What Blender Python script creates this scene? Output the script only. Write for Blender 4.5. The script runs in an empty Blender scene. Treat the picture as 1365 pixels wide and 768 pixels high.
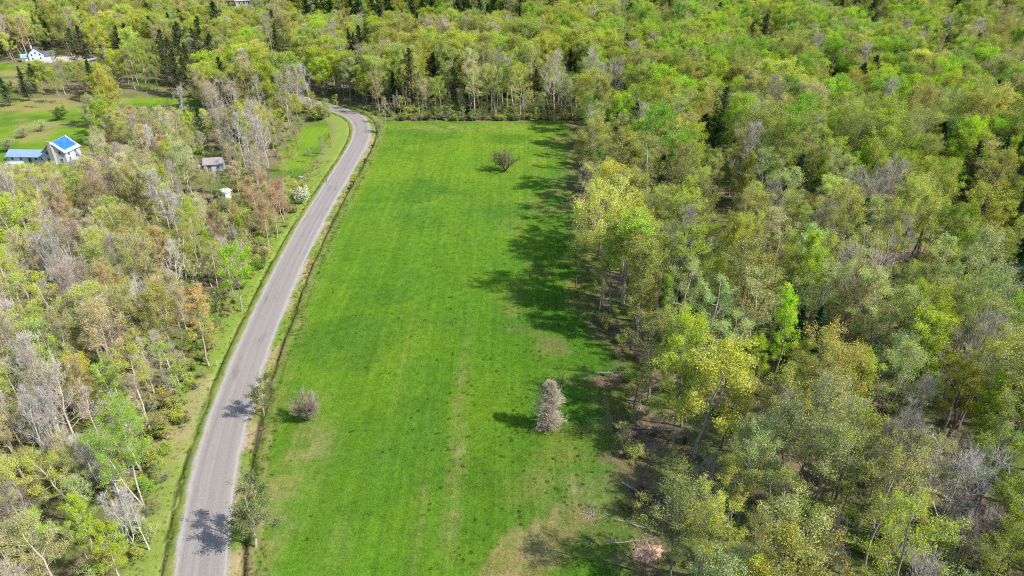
import bpy, math, random
import numpy as np
from mathutils import Vector

# ------------------------------------------------------------------ camera, sky, sun, exposure
sc = bpy.context.scene
CAM_H, PITCH, F = 70.0, math.radians(29.0), 910.0      # drone height, tilt below the horizon, focal length in photo pixels
cam_d = bpy.data.cameras.new('camera')
cam_d.sensor_width = 36.0
cam_d.lens = 36.0 * F / 1365.0
cam_d.clip_start, cam_d.clip_end = 0.5, 8000.0
cam = bpy.data.objects.new('camera', cam_d)
sc.collection.objects.link(cam)
cam.location = (0, 0, CAM_H)
cam.rotation_euler = (math.pi / 2 - PITCH, 0, 0)
sc.camera = cam

SUN_EL, SUN_BACK = math.radians(45.0), math.radians(18.0)   # sun over the wood to the east, a little behind the camera
sun_dir = Vector((math.cos(SUN_EL) * math.cos(SUN_BACK), -math.cos(SUN_EL) * math.sin(SUN_BACK), math.sin(SUN_EL)))
world = bpy.data.worlds.new('World')
sc.world = world
world.use_nodes = True
wn, wl = world.node_tree.nodes, world.node_tree.links
sky = wn.new('ShaderNodeTexSky')
sky.sky_type = 'NISHITA'
sky.sun_disc = False
sky.sun_elevation = SUN_EL
sky.sun_rotation = math.radians(90.0) + SUN_BACK
wl.new(sky.outputs[0], wn['Background'].inputs[0])
wn['Background'].inputs[1].default_value = 0.14
sun_l = bpy.data.lights.new('sun', 'SUN')
sun_l.energy, sun_l.angle, sun_l.color = 4.3, math.radians(0.53), (1.0, 0.95, 0.87)
sun = bpy.data.objects.new('sun', sun_l)
sun.rotation_euler = sun_dir.to_track_quat('Z', 'Y').to_euler()
sun.location = (200, -60, 250)
sc.collection.objects.link(sun)
sc.view_settings.view_transform = 'Standard'
sc.view_settings.look = 'None'
sc.view_settings.gamma = 1.0
sc.view_settings.exposure = 1.3
sc.view_settings.use_curve_mapping = False
sc.cycles.max_bounces = 5
sc.cycles.diffuse_bounces = 3
sc.cycles.glossy_bounces = 1
sc.cycles.transmission_bounces = 3
sc.cycles.transparent_max_bounces = 4
sc.cycles.use_denoising = False
sc.cycles.filter_width = 1.15
sc.cycles.sample_clamp_indirect = 4.0

rng = np.random.default_rng(7)
random.seed(7)

# ------------------------------------------------------------------ small helpers
CP, SP = math.cos(PITCH), math.sin(PITCH)

def at(px, py, z=0.0):
    """where the photo pixel's line of sight meets the height z: world x, y"""
    dx, dy = (px - 682.5) / F, (384.0 - py) / F
    d = (dx, CP + dy * SP, -SP + dy * CP)
    t = (z - CAM_H) / d[2]
    for _ in range(30):
        t = 0.5 * t + 0.5 * (z + float(rise(0, d[1] * t)) - CAM_H) / d[2]
    return d[0] * t, d[1] * t

def proj(x, y, z):
    """world to photo pixel (arrays allowed)"""
    depth = y * CP - (z - CAM_H) * SP
    up = y * SP + (z - CAM_H) * CP
    depth = np.maximum(depth, 1e-3)
    return 682.5 + F * x / depth, 384.0 - F * up / depth, depth

def _hash(ix, iy, seed):
    n = (ix.astype(np.int64) * 374761393 + iy.astype(np.int64) * 668265263 + seed * 974634077) & 0x7fffffff
    n = ((n ^ (n >> 13)) * 1274126177) & 0x7fffffff
    return ((n ^ (n >> 16)) & 0xffff) / 65535.0

def vnoise(x, y, scale, seed=0):
    x = np.asarray(x, float) / scale
    y = np.asarray(y, float) / scale
    ix, iy = np.floor(x), np.floor(y)
    fx, fy = x - ix, y - iy
    fx, fy = fx * fx * (3 - 2 * fx), fy * fy * (3 - 2 * fy)
    a, b = _hash(ix, iy, seed), _hash(ix + 1, iy, seed)
    c, d = _hash(ix, iy + 1, seed), _hash(ix + 1, iy + 1, seed)
    return (a * (1 - fx) + b * fx) * (1 - fy) + (c * (1 - fx) + d * fx) * fy

def fbm(x, y, scale, seed=0, oct=4):
    s, a, t = 0.0, 1.0, 0.0
    for k in range(oct):
        s = s + a * vnoise(x, y, scale / 2 ** k, seed + 17 * k)
        t += a
        a *= 0.55
    return s / t

def rise(x, y):
    """the ground climbs gently behind the meadow"""
    y = np.asarray(y, float)
    return 0.035 * np.maximum(y - 275.0, 0) * sstep(275, 360, y) * sstep(1500, 700, y) + 0.0 * np.asarray(x, float)

def sstep(a, b, x):
    t = np.clip((np.asarray(x, float) - a) / (b - a), 0, 1)
    return t * t * (3 - 2 * t)

def inside(poly, x, y):
    x, y = np.asarray(x, float), np.asarray(y, float)
    r = np.zeros(x.shape, bool)
    n = len(poly)
    for i in range(n):
        x0, y0 = poly[i]
        x1, y1 = poly[(i + 1) % n]
        if y0 == y1:
            continue
        c = ((y0 > y) != (y1 > y)) & (x < (x1 - x0) * (y - y0) / (y1 - y0) + x0)
        r ^= c
    return r

def unit(v):
    return v / np.maximum(np.linalg.norm(v, axis=-1, keepdims=True), 1e-9)

class MB:
    """collects polygons of one mesh"""
    def __init__(self):
        self.v, self.f, self.m, self.s, self.n = [], [], [], [], 0
    def add(self, verts, faces, mat=0, smooth=False):
        verts = np.asarray(verts, np.float32).reshape(-1, 3)
        faces = np.asarray(faces, np.int64)
        self.v.append(verts)
        self.f.append(faces + self.n)
        self.m.append(np.full(len(faces), mat, np.int32))
        self.s.append(np.full(len(faces), smooth, bool))
        self.n += len(verts)
    def mesh(self, name, mats):
        me = bpy.data.meshes.new(name)
        v = np.concatenate(self.v)
        loops = np.concatenate([f.ravel() for f in self.f]).astype(np.int32)
        counts = np.concatenate([np.full(len(f), f.shape[1], np.int32) for f in self.f])
        starts = np.concatenate([[0], np.cumsum(counts)[:-1]]).astype(np.int32)
        me.vertices.add(len(v)); me.loops.add(len(loops)); me.polygons.add(len(counts))
        me.vertices.foreach_set('co', v.ravel())
        me.loops.foreach_set('vertex_index', loops)
        me.polygons.foreach_set('loop_start', starts)
        me.polygons.foreach_set('material_index', np.concatenate(self.m))
        me.polygons.foreach_set('use_smooth', np.concatenate(self.s))
        for m in mats:
            me.materials.append(m)
        me.update(calc_edges=True)
        me.validate()
        return me
    def box(self, x0, x1, y0, y1, z0, z1, mat=0):
        v = [(x, y, z) for z in (z0, z1) for y in (y0, y1) for x in (x0, x1)]
        self.add(v, [(0, 2, 3, 1), (4, 5, 7, 6), (0, 1, 5, 4), (2, 6, 7, 3), (0, 4, 6, 2), (1, 3, 7, 5)], mat)
        return self
    def tubes(self, pts, rad, sides=3, mat=0, smooth=True):
        """pts (M,k,3), rad (M,k)"""
        pts, rad = np.asarray(pts, float), np.asarray(rad, float)
        M, k = pts.shape[:2]
        tan = np.empty_like(pts)
        tan[:, 1:-1] = pts[:, 2:] - pts[:, :-2]
        tan[:, 0], tan[:, -1] = pts[:, 1] - pts[:, 0], pts[:, -1] - pts[:, -2]
        tan = unit(tan)
        ref = np.where(np.abs(tan[..., 2:3]) > 0.9, np.array([1.0, 0, 0]), np.array([0, 0, 1.0]))
        a = unit(np.cross(tan, ref)); b = np.cross(tan, a)
        ang = np.arange(sides) * 2 * math.pi / sides
        ring = pts[:, :, None] + rad[:, :, None, None] * (a[:, :, None] * np.cos(ang)[:, None] + b[:, :, None] * np.sin(ang)[:, None])
        v = ring.reshape(-1, 3)
        i, j, s = np.meshgrid(np.arange(M), np.arange(k - 1), np.arange(sides), indexing='ij')
        s2 = (s + 1) % sides
        q = lambda jj, ss: (i * k + jj) * sides + ss
        self.add(v, np.stack([q(j, s), q(j, s2), q(j + 1, s2), q(j + 1, s)], -1).reshape(-1, 4), mat, smooth)
        return self
    def leaves(self, c, size, mat, r, up=0.35, aspect=0.75):
        n = len(c)
        nrm = unit(r.normal(size=(n, 3)) + np.array([0, 0, up]))
        t = unit(np.cross(nrm, r.normal(size=(n, 3))))
        b = np.cross(nrm, t)
        s = (size * r.uniform(0.6, 1.35, n))[:, None] * 0.5
        fold = nrm * s * 0.35
        v = np.stack([c - t * s, c - b * s * aspect + fold, c + t * s, c + b * s * aspect + fold], 1).reshape(-1, 3)
        self.add(v, np.arange(4 * n).reshape(n, 4), mat)
        return self

def link(name, me, parent=None, loc=(0, 0, 0), rz=0.0):
    o = bpy.data.objects.new(name, me)
    o.location = loc
    o.rotation_euler = (0, 0, rz)
    if parent:
        o.parent = parent
    sc.collection.objects.link(o)
    return o

def tag(o, label=None, cat=None, group=None, kind=None):
    if label: o['label'] = label
    if cat: o['category'] = cat
    if group: o['group'] = group
    if kind: o['kind'] = kind
    return o

# ------------------------------------------------------------------ materials
def new_mat(name):
    m = bpy.data.materials.new(name)
    m.use_nodes = True
    n = m.node_tree.nodes
    return m, n, m.node_tree.links, n['Principled BSDF'], n['Material Output']

def ramp(n, l, src, stops):
    r = n.new('ShaderNodeValToRGB')
    e = r.color_ramp.elements
    while len(e) < len(stops):
        e.new(0.5)
    for k, (p, c) in enumerate(stops):
        e[k].position = p
        e[k].color = (*c, 1) if len(c) == 3 else c
    l.new(src, r.inputs[0])
    return r.outputs[0]

def noise(n, l, scale, detail=4, rough=0.6, coord=None, stretch=None):
    t = n.new('ShaderNodeTexNoise')
    t.inputs['Scale'].default_value = scale
    t.inputs['Detail'].default_value = detail
    t.inputs['Roughness'].default_value = rough
    if coord is None:
        coord = n.new('ShaderNodeTexCoord').outputs['Object']
    if stretch:
        mp = n.new('ShaderNodeMapping')
        mp.inputs['Scale'].default_value = stretch
        l.new(coord, mp.inputs[0])
        coord = mp.outputs[0]
    l.new(coord, t.inputs['Vector'])
    return t.outputs['Fac']

def mixc(n, l, fac, a, b, mode='MIX'):
    m = n.new('ShaderNodeMix')
    m.data_type = 'RGBA'
    m.blend_type = mode
    for v, s in ((fac, m.inputs[0]), (a, m.inputs[6]), (b, m.inputs[7])):
        if isinstance(v, bpy.types.NodeSocket):
            l.new(v, s)
        elif isinstance(v, (int, float)):
            s.default_value = v
        else:
            s.default_value = (*v, 1)
    return m.outputs[2]

def bump(n, l, h, strength, dist, bsdf):
    b = n.new('ShaderNodeBump')
    b.inputs['Strength'].default_value = strength
    b.inputs['Distance'].default_value = dist
    l.new(h, b.inputs['Height'])
    l.new(b.outputs[0], bsdf.inputs['Normal'])

def attr(n, name, kind='INSTANCER'):
    a = n.new('ShaderNodeAttribute')
    a.attribute_type = kind
    a.attribute_name = name
    return a.outputs['Color']

def plain(name, col, rough=0.8, spread=0.25, scale=3.0):
    m, n, l, b, o = new_mat(name)
    f = noise(n, l, scale, 5, 0.65)
    c = ramp(n, l, f, [(0.3, tuple(x * (1 - spread) for x in col)), (0.7, tuple(min(1, x * (1 + spread)) for x in col))])
    l.new(c, b.inputs['Base Color'])
    b.inputs['Roughness'].default_value = rough
    return m

def leaf_material():
    m, n, l, b, out = new_mat('leaf')
    tint = attr(n, 'tint')
    geo = n.new('ShaderNodeNewGeometry')
    v = ramp(n, l, geo.outputs['Random Per Island'], [(0.0, (0.74, 0.74, 0.68)), (0.55, (1.0, 1.0, 1.0)), (1.0, (1.22, 1.18, 1.12))])
    c = mixc(n, l, 1.0, tint, v, 'MULTIPLY')
    pos = n.new('ShaderNodeNewGeometry').outputs['Position']
    w = ramp(n, l, noise(n, l, 0.55, 3, 0.6, pos), [(0.32, (0.84, 0.98, 0.86)), (0.5, (1, 1, 1)), (0.68, (1.22, 1.04, 1.06))])
    c = mixc(n, l, 1.0, c, w, 'MULTIPLY')
    d = n.new('ShaderNodeBsdfDiffuse')
    t = n.new('ShaderNodeBsdfTranslucent')
    l.new(c, d.inputs[0])
    l.new(mixc(n, l, 1.0, c, (1.05, 1.1, 0.6), 'MULTIPLY'), t.inputs[0])
    mx = n.new('ShaderNodeMixShader')
    mx.inputs[0].default_value = 0.38
    l.new(d.outputs[0], mx.inputs[1]); l.new(t.outputs[0], mx.inputs[2])
    l.new(mx.outputs[0], out.inputs[0])
    return m

def bark_material():
    m, n, l, b, out = new_mat('bark')
    f = noise(n, l, 2.2, 5, 0.7, stretch=(1, 1, 0.35))
    v = ramp(n, l, f, [(0.3, (0.55, 0.55, 0.56)), (0.65, (1.15, 1.12, 1.08))])
    l.new(mixc(n, l, 1.0, attr(n, 'bark'), v, 'MULTIPLY'), b.inputs['Base Color'])
    b.inputs['Roughness'].default_value = 0.9
    b.inputs['Specular IOR Level'].default_value = 0.15
    return m

def ground_material():
    m, n, l, b, out = new_mat('forest_floor')
    co = n.new('ShaderNodeTexCoord').outputs['Object']
    litter = ramp(n, l, noise(n, l, 1.3, 8, 0.72, co), [(0.28, (0.065, 0.045, 0.028)), (0.5, (0.15, 0.11, 0.07)), (0.72, (0.25, 0.19, 0.14))])
    herb = ramp(n, l, noise(n, l, 2.1, 7, 0.7, co), [(0.3, (0.045, 0.065, 0.018)), (0.7, (0.13, 0.16, 0.045))])
    fac = ramp(n, l, noise(n, l, 0.075, 6, 0.62, co), [(0.42, (0, 0, 0)), (0.56, (1, 1, 1))])
    l.new(mixc(n, l, fac, litter, herb), b.inputs['Base Color'])
    b.inputs['Roughness'].default_value = 1.0
    b.inputs['Specular IOR Level'].default_value = 0.05
    bump(n, l, noise(n, l, 2.4, 8, 0.7, co), 1.0, 0.35, b)
    return m

def painted_ground(name, fine, rows, bumpy):
    """colour from the mesh's own 'soil' attribute, broken up by fine grain"""
    m, n, l, b, out = new_mat(name)
    co = n.new('ShaderNodeTexCoord').outputs['Object']
    base = attr(n, 'soil', 'GEOMETRY')
    g = ramp(n, l, noise(n, l, fine, 8, 0.75, co), [(0.30, (0.70, 0.72, 0.70)), (0.5, (1.0, 1.0, 1.0)), (0.7, (1.28, 1.2, 1.2))])
    c = mixc(n, l, 1.0, base, g, 'MULTIPLY')
    if rows:
        r = ramp(n, l, noise(n, l, 1.0, 3, 0.55, co, stretch=(1.9, 0.03, 1)), [(0.35, (0.84, 0.88, 0.82)), (0.65, (1.17, 1.10, 1.14))])
        c = mixc(n, l, 0.8, c, mixc(n, l, 1.0, c, r, 'MULTIPLY'))
    l.new(c, b.inputs['Base Color'])
    b.inputs['Roughness'].default_value = 1.0
    b.inputs['Specular IOR Level'].default_value = 0.05
    bump(n, l, noise(n, l, fine * 1.6, 6, 0.7, co), 0.6, bumpy, b)
    return m

def road_material():
    m, n, l, b, out = new_mat('asphalt')
    uv = n.new('ShaderNodeUVMap').outputs[0]
    co = n.new('ShaderNodeTexCoord').outputs['Object']
    tracks = ramp(n, l, noise(n, l, 1.0, 4, 0.6, uv, stretch=(1.5, 0.012, 1)), [(0.3, (0.126, 0.113, 0.104)), (0.7, (0.182, 0.164, 0.151))])
    grain = ramp(n, l, noise(n, l, 4.0, 8, 0.8, co), [(0.3, (0.80, 0.80, 0.80)), (0.7, (1.18, 1.18, 1.18))])
    c = mixc(n, l, 1.0, tracks, grain, 'MULTIPLY')
    patch = ramp(n, l, noise(n, l, 0.20, 5, 0.6, uv, stretch=(2.0, 0.5, 1)), [(0.57, (1, 1, 1)), (0.70, (0.72, 0.72, 0.74))])
    c = mixc(n, l, 1.0, c, patch, 'MULTIPLY')
    sp = n.new('ShaderNodeSeparateXYZ'); l.new(uv, sp.inputs[0])
    ab = n.new('ShaderNodeMath'); ab.operation = 'ABSOLUTE'; l.new(sp.outputs[0], ab.inputs[0])
    wob = n.new('ShaderNodeMath'); wob.operation = 'MULTIPLY_ADD'
    l.new(noise(n, l, 0.6, 6, 0.7, uv), wob.inputs[0]); wob.inputs[1].default_value = 0.9; l.new(ab.outputs[0], wob.inputs[2])
    edge = ramp(n, l, wob.outputs[0], [(0.0, (0, 0, 0)), (1.0, (1, 1, 1))])
    mr = n.new('ShaderNodeMapRange'); l.new(wob.outputs[0], mr.inputs[0])
    mr.inputs[1].default_value, mr.inputs[2].default_value = 2.75, 3.35
    c = mixc(n, l, mr.outputs[0], c, (0.225, 0.205, 0.185))
    l.new(c, b.inputs['Base Color'])
    b.inputs['Roughness'].default_value = 0.9
    bump(n, l, noise(n, l, 9.0, 4, 0.7, co), 0.4, 0.02, b)
    return m

M_LEAF, M_BARK = leaf_material(), bark_material()
M_GROUND = ground_material()
M_FIELD = painted_ground('meadow', 3.4, True, 0.10)
M_VERGE = painted_ground('roadside_soil', 4.0, False, 0.12)
M_ROAD = road_material()
M_DRIVE = plain('gravel', (0.27, 0.25, 0.225), 0.95, 0.25, 1.2)
M_WHITE = plain('white_siding', (0.34, 0.36, 0.40), 0.6, 0.08, 0.8)
M_BLUEROOF = plain('pale_blue_metal', (0.15, 0.225, 0.335), 0.5, 0.12, 0.5)
M_TARP = plain('blue_tarpaulin', (0.012, 0.095, 0.34), 0.5, 0.6, 0.9)
M_SHINGLE = plain('worn_shingle', (0.24, 0.235, 0.24), 0.9, 0.25, 1.4)
M_LILAC = plain('faded_shingle', (0.185, 0.16, 0.165), 0.9, 0.3, 1.8)
M_SLATE = plain('slate_roof', (0.055, 0.058, 0.085), 0.7, 0.2, 1.0)
M_GREYWALL = plain('grey_boarding', (0.24, 0.24, 0.26), 0.85, 0.2, 1.2)
M_GLASS = plain('window_glass', (0.03, 0.035, 0.045), 0.12, 0.2, 0.5)
M_DARKWOOD = plain('dark_timber', (0.05, 0.045, 0.04), 0.8, 0.3, 2.0)
M_DEADWOOD = plain('dead_wood', (0.22, 0.185, 0.16), 0.95, 0.4, 1.6)
M_BRUSH = plain('brush_twigs', (0.22, 0.13, 0.11), 0.95, 0.5, 1.5)
M_PAINT = plain('white_post_paint', (0.36, 0.36, 0.355), 0.5, 0.05, 2.0)

# ------------------------------------------------------------------ the road line, from its edges in the photograph
edge_px = [(768, 235, 300), (700, 245, 304), (640, 258, 311), (600, 267, 318), (540, 288, 333), (480, 309, 353), (436, 330, 371),
           (365, 362, 401), (300, 394, 430), (260, 424, 453), (231, 444, 471), (205, 459, 485), (192, 467, 493), (177, 474, 498), (165, 473, 494), (155, 464, 484), (148, 450, 468)]
mid = [at((a + b) / 2, y) for y, a, b in edge_px]
x0, y0 = mid[0]; x1, y1 = mid[1]
mid = [(x0 + (x0 - x1) * 3.2, y0 - (y1 - y0) * 3.2)] + mid
xe, ye = mid[-1]
mid += [(xe - 13, ye + 8), (xe - 27, ye + 18), (xe - 38, ye + 38), (xe - 46, ye + 80)]
mid = np.array(mid)
for _ in range(2):                                     # even out the reading errors
    mid[1:-1] = mid[1:-1] * 0.6 + (mid[:-2] + mid[2:]) * 0.2
def spline(P, per=14):
    P = np.asarray(P, float)
    Q = np.vstack([2 * P[0] - P[1], P, 2 * P[-1] - P[-2]])
    out = []
    for i in range(1, len(Q) - 2):
        t = np.linspace(0, 1, per, endpoint=False)[:, None]
        p0, p1, p2, p3 = Q[i - 1], Q[i], Q[i + 1], Q[i + 2]
        out.append(0.5 * (2 * p1 + (p2 - p0) * t + (2 * p0 - 5 * p1 + 4 * p2 - p3) * t ** 2 + (3 * p1 - p0 - 3 * p2 + p3) * t ** 3))
    return np.vstack(out + [P[-1:]])
RC = spline(mid)
for _ in range(30):
    RC[1:-1] = RC[1:-1] * 0.5 + (RC[:-2] + RC[2:]) * 0.25
seg = np.linalg.norm(np.diff(RC, axis=0), axis=1)
RS = np.concatenate([[0], np.cumsum(seg)])
s_even = np.arange(0, RS[-1], 0.8)
RC = np.stack([np.interp(s_even, RS, RC[:, k]) for k in (0, 1)], 1)
RS = s_even
RT = np.gradient(RC, axis=0); RT = unit(RT)
RN = np.stack([RT[:, 1], -RT[:, 0]], 1)                # to the field side
top_i = int(np.argmax(RC[:, 1] > RC[:, 1].max() - 20))

def road_offset(x, y):
    """signed distance from the road's centre line, positive on the field side"""
    x, y = np.atleast_1d(np.asarray(x, float)), np.atleast_1d(np.asarray(y, float))
    out = np.empty(len(x))
    C = RC[::3]; N = RN[::3]
    for a in range(0, len(x), 2000):
        d = np.stack([x[a:a + 2000], y[a:a + 2000]], 1)[:, None] - C[None]
        i = np.argmin((d ** 2).sum(-1), 1)
        dd = d[np.arange(len(i)), i]
        r = np.linalg.norm(dd, axis=1)
        out[a:a + 2000] = r * np.where((dd * N[i]).sum(-1) >= 0, 1, -1)
    return out

def strip(name, us, zs, soil=None, mat=None, wob=0.0, uv=False):
    """a sheet swept along the road: us = distances from the centre line, zs = heights there"""
    n, k = len(RC), len(us)
    U = np.tile(np.array(us, float), (n, 1))
    Z = np.tile(np.array(zs, float), (n, 1))
    if wob:
        w = (fbm(RS, RS * 0 + 3, 6.0, 5, 3) - 0.5) * wob + (vnoise(RS, RS * 0 + 9, 1.6, 8) - 0.5) * wob * 0.35
        inner = np.abs(U) > np.abs(U).min() + 0.3
        outer = np.abs(U) < np.abs(U).max() - 0.2
        U = U + np.where(inner & outer, w[:, None], 0)
    P = RC[:, None] + RN[:, None] * U[..., None]
    if soil is not None:
        Z = Z + (fbm(P[..., 0].ravel(), P[..., 1].ravel(), 2.0, 21, 3).reshape(Z.shape) - 0.5) * 0.10 * (np.abs(U) > np.abs(U).min() + 0.2)
    Z = Z + rise(P[..., 0], P[..., 1])
    v = np.concatenate([P, Z[..., None]], -1).reshape(-1, 3)
    i, j = np.meshgrid(np.arange(n - 1), np.arange(k - 1), indexing='ij')
    q = lambda a, b: (i + a) * k + j + b
    order = np.stack([q(0, 0), q(0, 1), q(1, 1), q(1, 0)], -1).reshape(-1, 4)
    mb = MB(); mb.add(v, order, 0, True)
    me = mb.mesh(name, [mat])
    if uv:
        lay = me.uv_layers.new(name='UVMap')
        li = np.empty(len(me.loops), np.int32); me.loops.foreach_get('vertex_index', li)
        uvs = np.stack([U.ravel(), np.repeat(RS, k)], 1)[li]
        lay.data.foreach_set('uv', uvs.astype(np.float32).ravel())
    if soil is not None:
        col = np.ones((n * k, 4), np.float32)
        col[:, :3] = soil(P[..., 0].ravel(), P[..., 1].ravel(), U.ravel(), np.repeat(RS, k))
        a = me.attributes.new('soil', 'FLOAT_COLOR', 'POINT')
        a.data.foreach_set('color', col.ravel())
    return tag(link(name, me), kind='structure')

def mix3(a, b, t):
    t = np.asarray(t)[..., None]
    return np.asarray(a) * (1 - t) + np.asarray(b) * t

G_GREEN, G_LUSH, G_YEL = (0.061, 0.134, 0.010), (0.047, 0.108, 0.011), (0.100, 0.166, 0.013)
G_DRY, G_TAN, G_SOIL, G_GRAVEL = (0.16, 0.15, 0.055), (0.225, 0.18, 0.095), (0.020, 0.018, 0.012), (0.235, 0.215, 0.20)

def right_verge_colour(x, y, u, s):
    n1, n2 = fbm(x, y, 3.0, 31), fbm(x, y, 8.0, 33)
    c = mix3(np.array(G_DRY), np.array((0.095, 0.140, 0.022)), sstep(0.38, 0.58, n1))
    c = mix3(c, G_TAN, sstep(0.55, 0.75, n2) * 0.7)
    c = mix3(G_GRAVEL, c, sstep(2.9, 3.6, u + (n1 - 0.5) * 1.2))
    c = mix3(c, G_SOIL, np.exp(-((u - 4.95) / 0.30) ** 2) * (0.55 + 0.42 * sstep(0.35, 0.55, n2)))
    c = mix3(c, mix3(np.array(G_GREEN), np.array(G_DRY), sstep(0.36, 0.62, n1) * 0.7), sstep(5.4, 6.6, u + (n1 - 0.5) * 1.6))
    return c

def left_verge_colour(x, y, u, s):
    a = -u
    n1, n2 = fbm(x, y, 3.0, 41), fbm(x, y, 9.0, 43)
    near = sstep(150, 60, y)
    c = mix3(np.array((0.088, 0.130, 0.022)), np.array((0.140, 0.160, 0.040)), sstep(0.4, 0.6, n1))
    c = mix3(G_GRAVEL, c, sstep(2.9, 3.4, a + (n1 - 0.5) * 1.0))
    dry = mix3(np.array((0.205, 0.180, 0.085)), np.array((0.165, 0.170, 0.050)), sstep(0.38, 0.55, n1))
    dry = mix3(dry, np.array((0.125, 0.175, 0.032)), np.clip(sstep(0.40, 0.60, n2) * 0.8 + 0.85 * (1 - near), 0, 1))
    c = mix3(c, dry, sstep(4.5, 4.9, a))
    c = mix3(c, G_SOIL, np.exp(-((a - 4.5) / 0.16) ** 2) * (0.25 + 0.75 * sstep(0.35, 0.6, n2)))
    c = mix3(c, np.array((0.13, 0.125, 0.055)), sstep(9.0, 11.0, a + (n1 - 0.5) * 3))
    return c

FIELD_Z = 0.45
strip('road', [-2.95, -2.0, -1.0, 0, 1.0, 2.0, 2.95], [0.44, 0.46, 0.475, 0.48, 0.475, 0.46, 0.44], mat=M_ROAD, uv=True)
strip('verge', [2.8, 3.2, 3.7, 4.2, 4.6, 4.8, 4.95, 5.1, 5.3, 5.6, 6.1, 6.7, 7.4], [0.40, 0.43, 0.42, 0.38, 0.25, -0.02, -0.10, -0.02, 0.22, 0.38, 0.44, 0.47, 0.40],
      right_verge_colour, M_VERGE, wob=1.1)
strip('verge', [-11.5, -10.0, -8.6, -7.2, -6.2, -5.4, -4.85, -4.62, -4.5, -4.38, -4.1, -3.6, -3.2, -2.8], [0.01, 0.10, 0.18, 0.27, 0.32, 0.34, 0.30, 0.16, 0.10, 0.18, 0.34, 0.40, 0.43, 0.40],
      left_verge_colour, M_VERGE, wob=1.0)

# ------------------------------------------------------------------ ground sheet (a trench under the road corridor, so that the ditches show)
gx = np.unique(np.concatenate([np.linspace(-3000, -260, 12), np.arange(-260, -70, 9.5), np.arange(-70, -18, 1.0), np.arange(-18, 200, 12), np.linspace(200, 3000, 14)]))
gy = np.unique(np.concatenate([np.linspace(-400, 0, 6), np.arange(0, 275, 2.0), np.arange(275, 800, 15.0), np.linspace(800, 4200, 18)]))
X, Y = np.meshgrid(gx, gy, indexing='ij')
off = np.full(X.shape, 99.0)
near = (X > -75) & (X < -15) & (Y > -60) & (Y < 262)
off[near] = road_offset(X[near], Y[near])
Z = np.where((off > -8.6) & (off < 5.8), -0.9, rise(X, Y))
mb = MB()
i, j = np.meshgrid(np.arange(len(gx) - 1), np.arange(len(gy) - 1), indexing='ij')
q = lambda a, b: (i + a) * len(gy) + j + b
mb.add(np.stack([X, Y, Z], -1), np.stack([q(0, 0), q(1, 0), q(1, 1), q(0, 1)], -1).reshape(-1, 4))
tag(link('ground', mb.mesh('ground', [M_GROUND])), kind='structure')

# ------------------------------------------------------------------ the meadow
FIELD_FAR = at(640, 162)[1]
def field_right(y):
    return 19.5 + 4.5 * sstep(120, 250, y) + (fbm(y, np.asarray(y) * 0 + 2.0, 16, 61) - 0.5) * 9 + (vnoise(y, np.asarray(y) * 0 + 6.0, 2.6, 63) - 0.5) * 2.6 + 2.0 * np.exp(-((np.asarray(y, float) - 96) / 9) ** 2)
def road_x(y):
    m = slice(0, top_i)
    return np.interp(y, RC[m, 1], RC[m, 0])
def field_left(y):
    m = slice(0, top_i)
    e = RC[m] + RN[m] * 6.9
    return np.interp(y, e[:, 1], e[:, 0])

TANPOLY = [at(*p) for p in ((632, 775), (660, 728), (735, 676), (782, 672), (788, 700), (765, 735), (738, 775), (700, 800), (640, 800))]
PATCH = [(*at(610, 560), 0.7, 24, 0.42), (*at(612, 640), 0.7, 12, 0.38), (*at(540, 480), 0.5, 18, 0.2), (*at(380, 620), 0.4, 16, 0.3), (*at(380, 660), 2.5, 14, 0.30),
         (*at(440, 740), 2, 5, 0.2), (*at(560, 700), 0.6, 9, 0.25), (*at(805, 512), 7, 2.5, 0.7), (*at(835, 570), 5, 3, 0.6), (*at(770, 660), 6, 5, 0.6), (*at(620, 172), 30, 3.5, 0.35), (*at(420, 600), 3, 12, 0.25)]
DARK = [(*at(672, 215), 8, 10, 0.8), (*at(560, 250), 9, 12, 0.6), (*at(590, 430), 6, 5, 0.6), (*at(560, 300), 8, 10, 0.5), (*at(640, 260), 9, 9, 0.6), (*at(660, 290), 12, 6, 0.5), (*at(470, 340), 6, 10, 0.35), (*at(460, 450), 4, 8, 0.45)]
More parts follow.
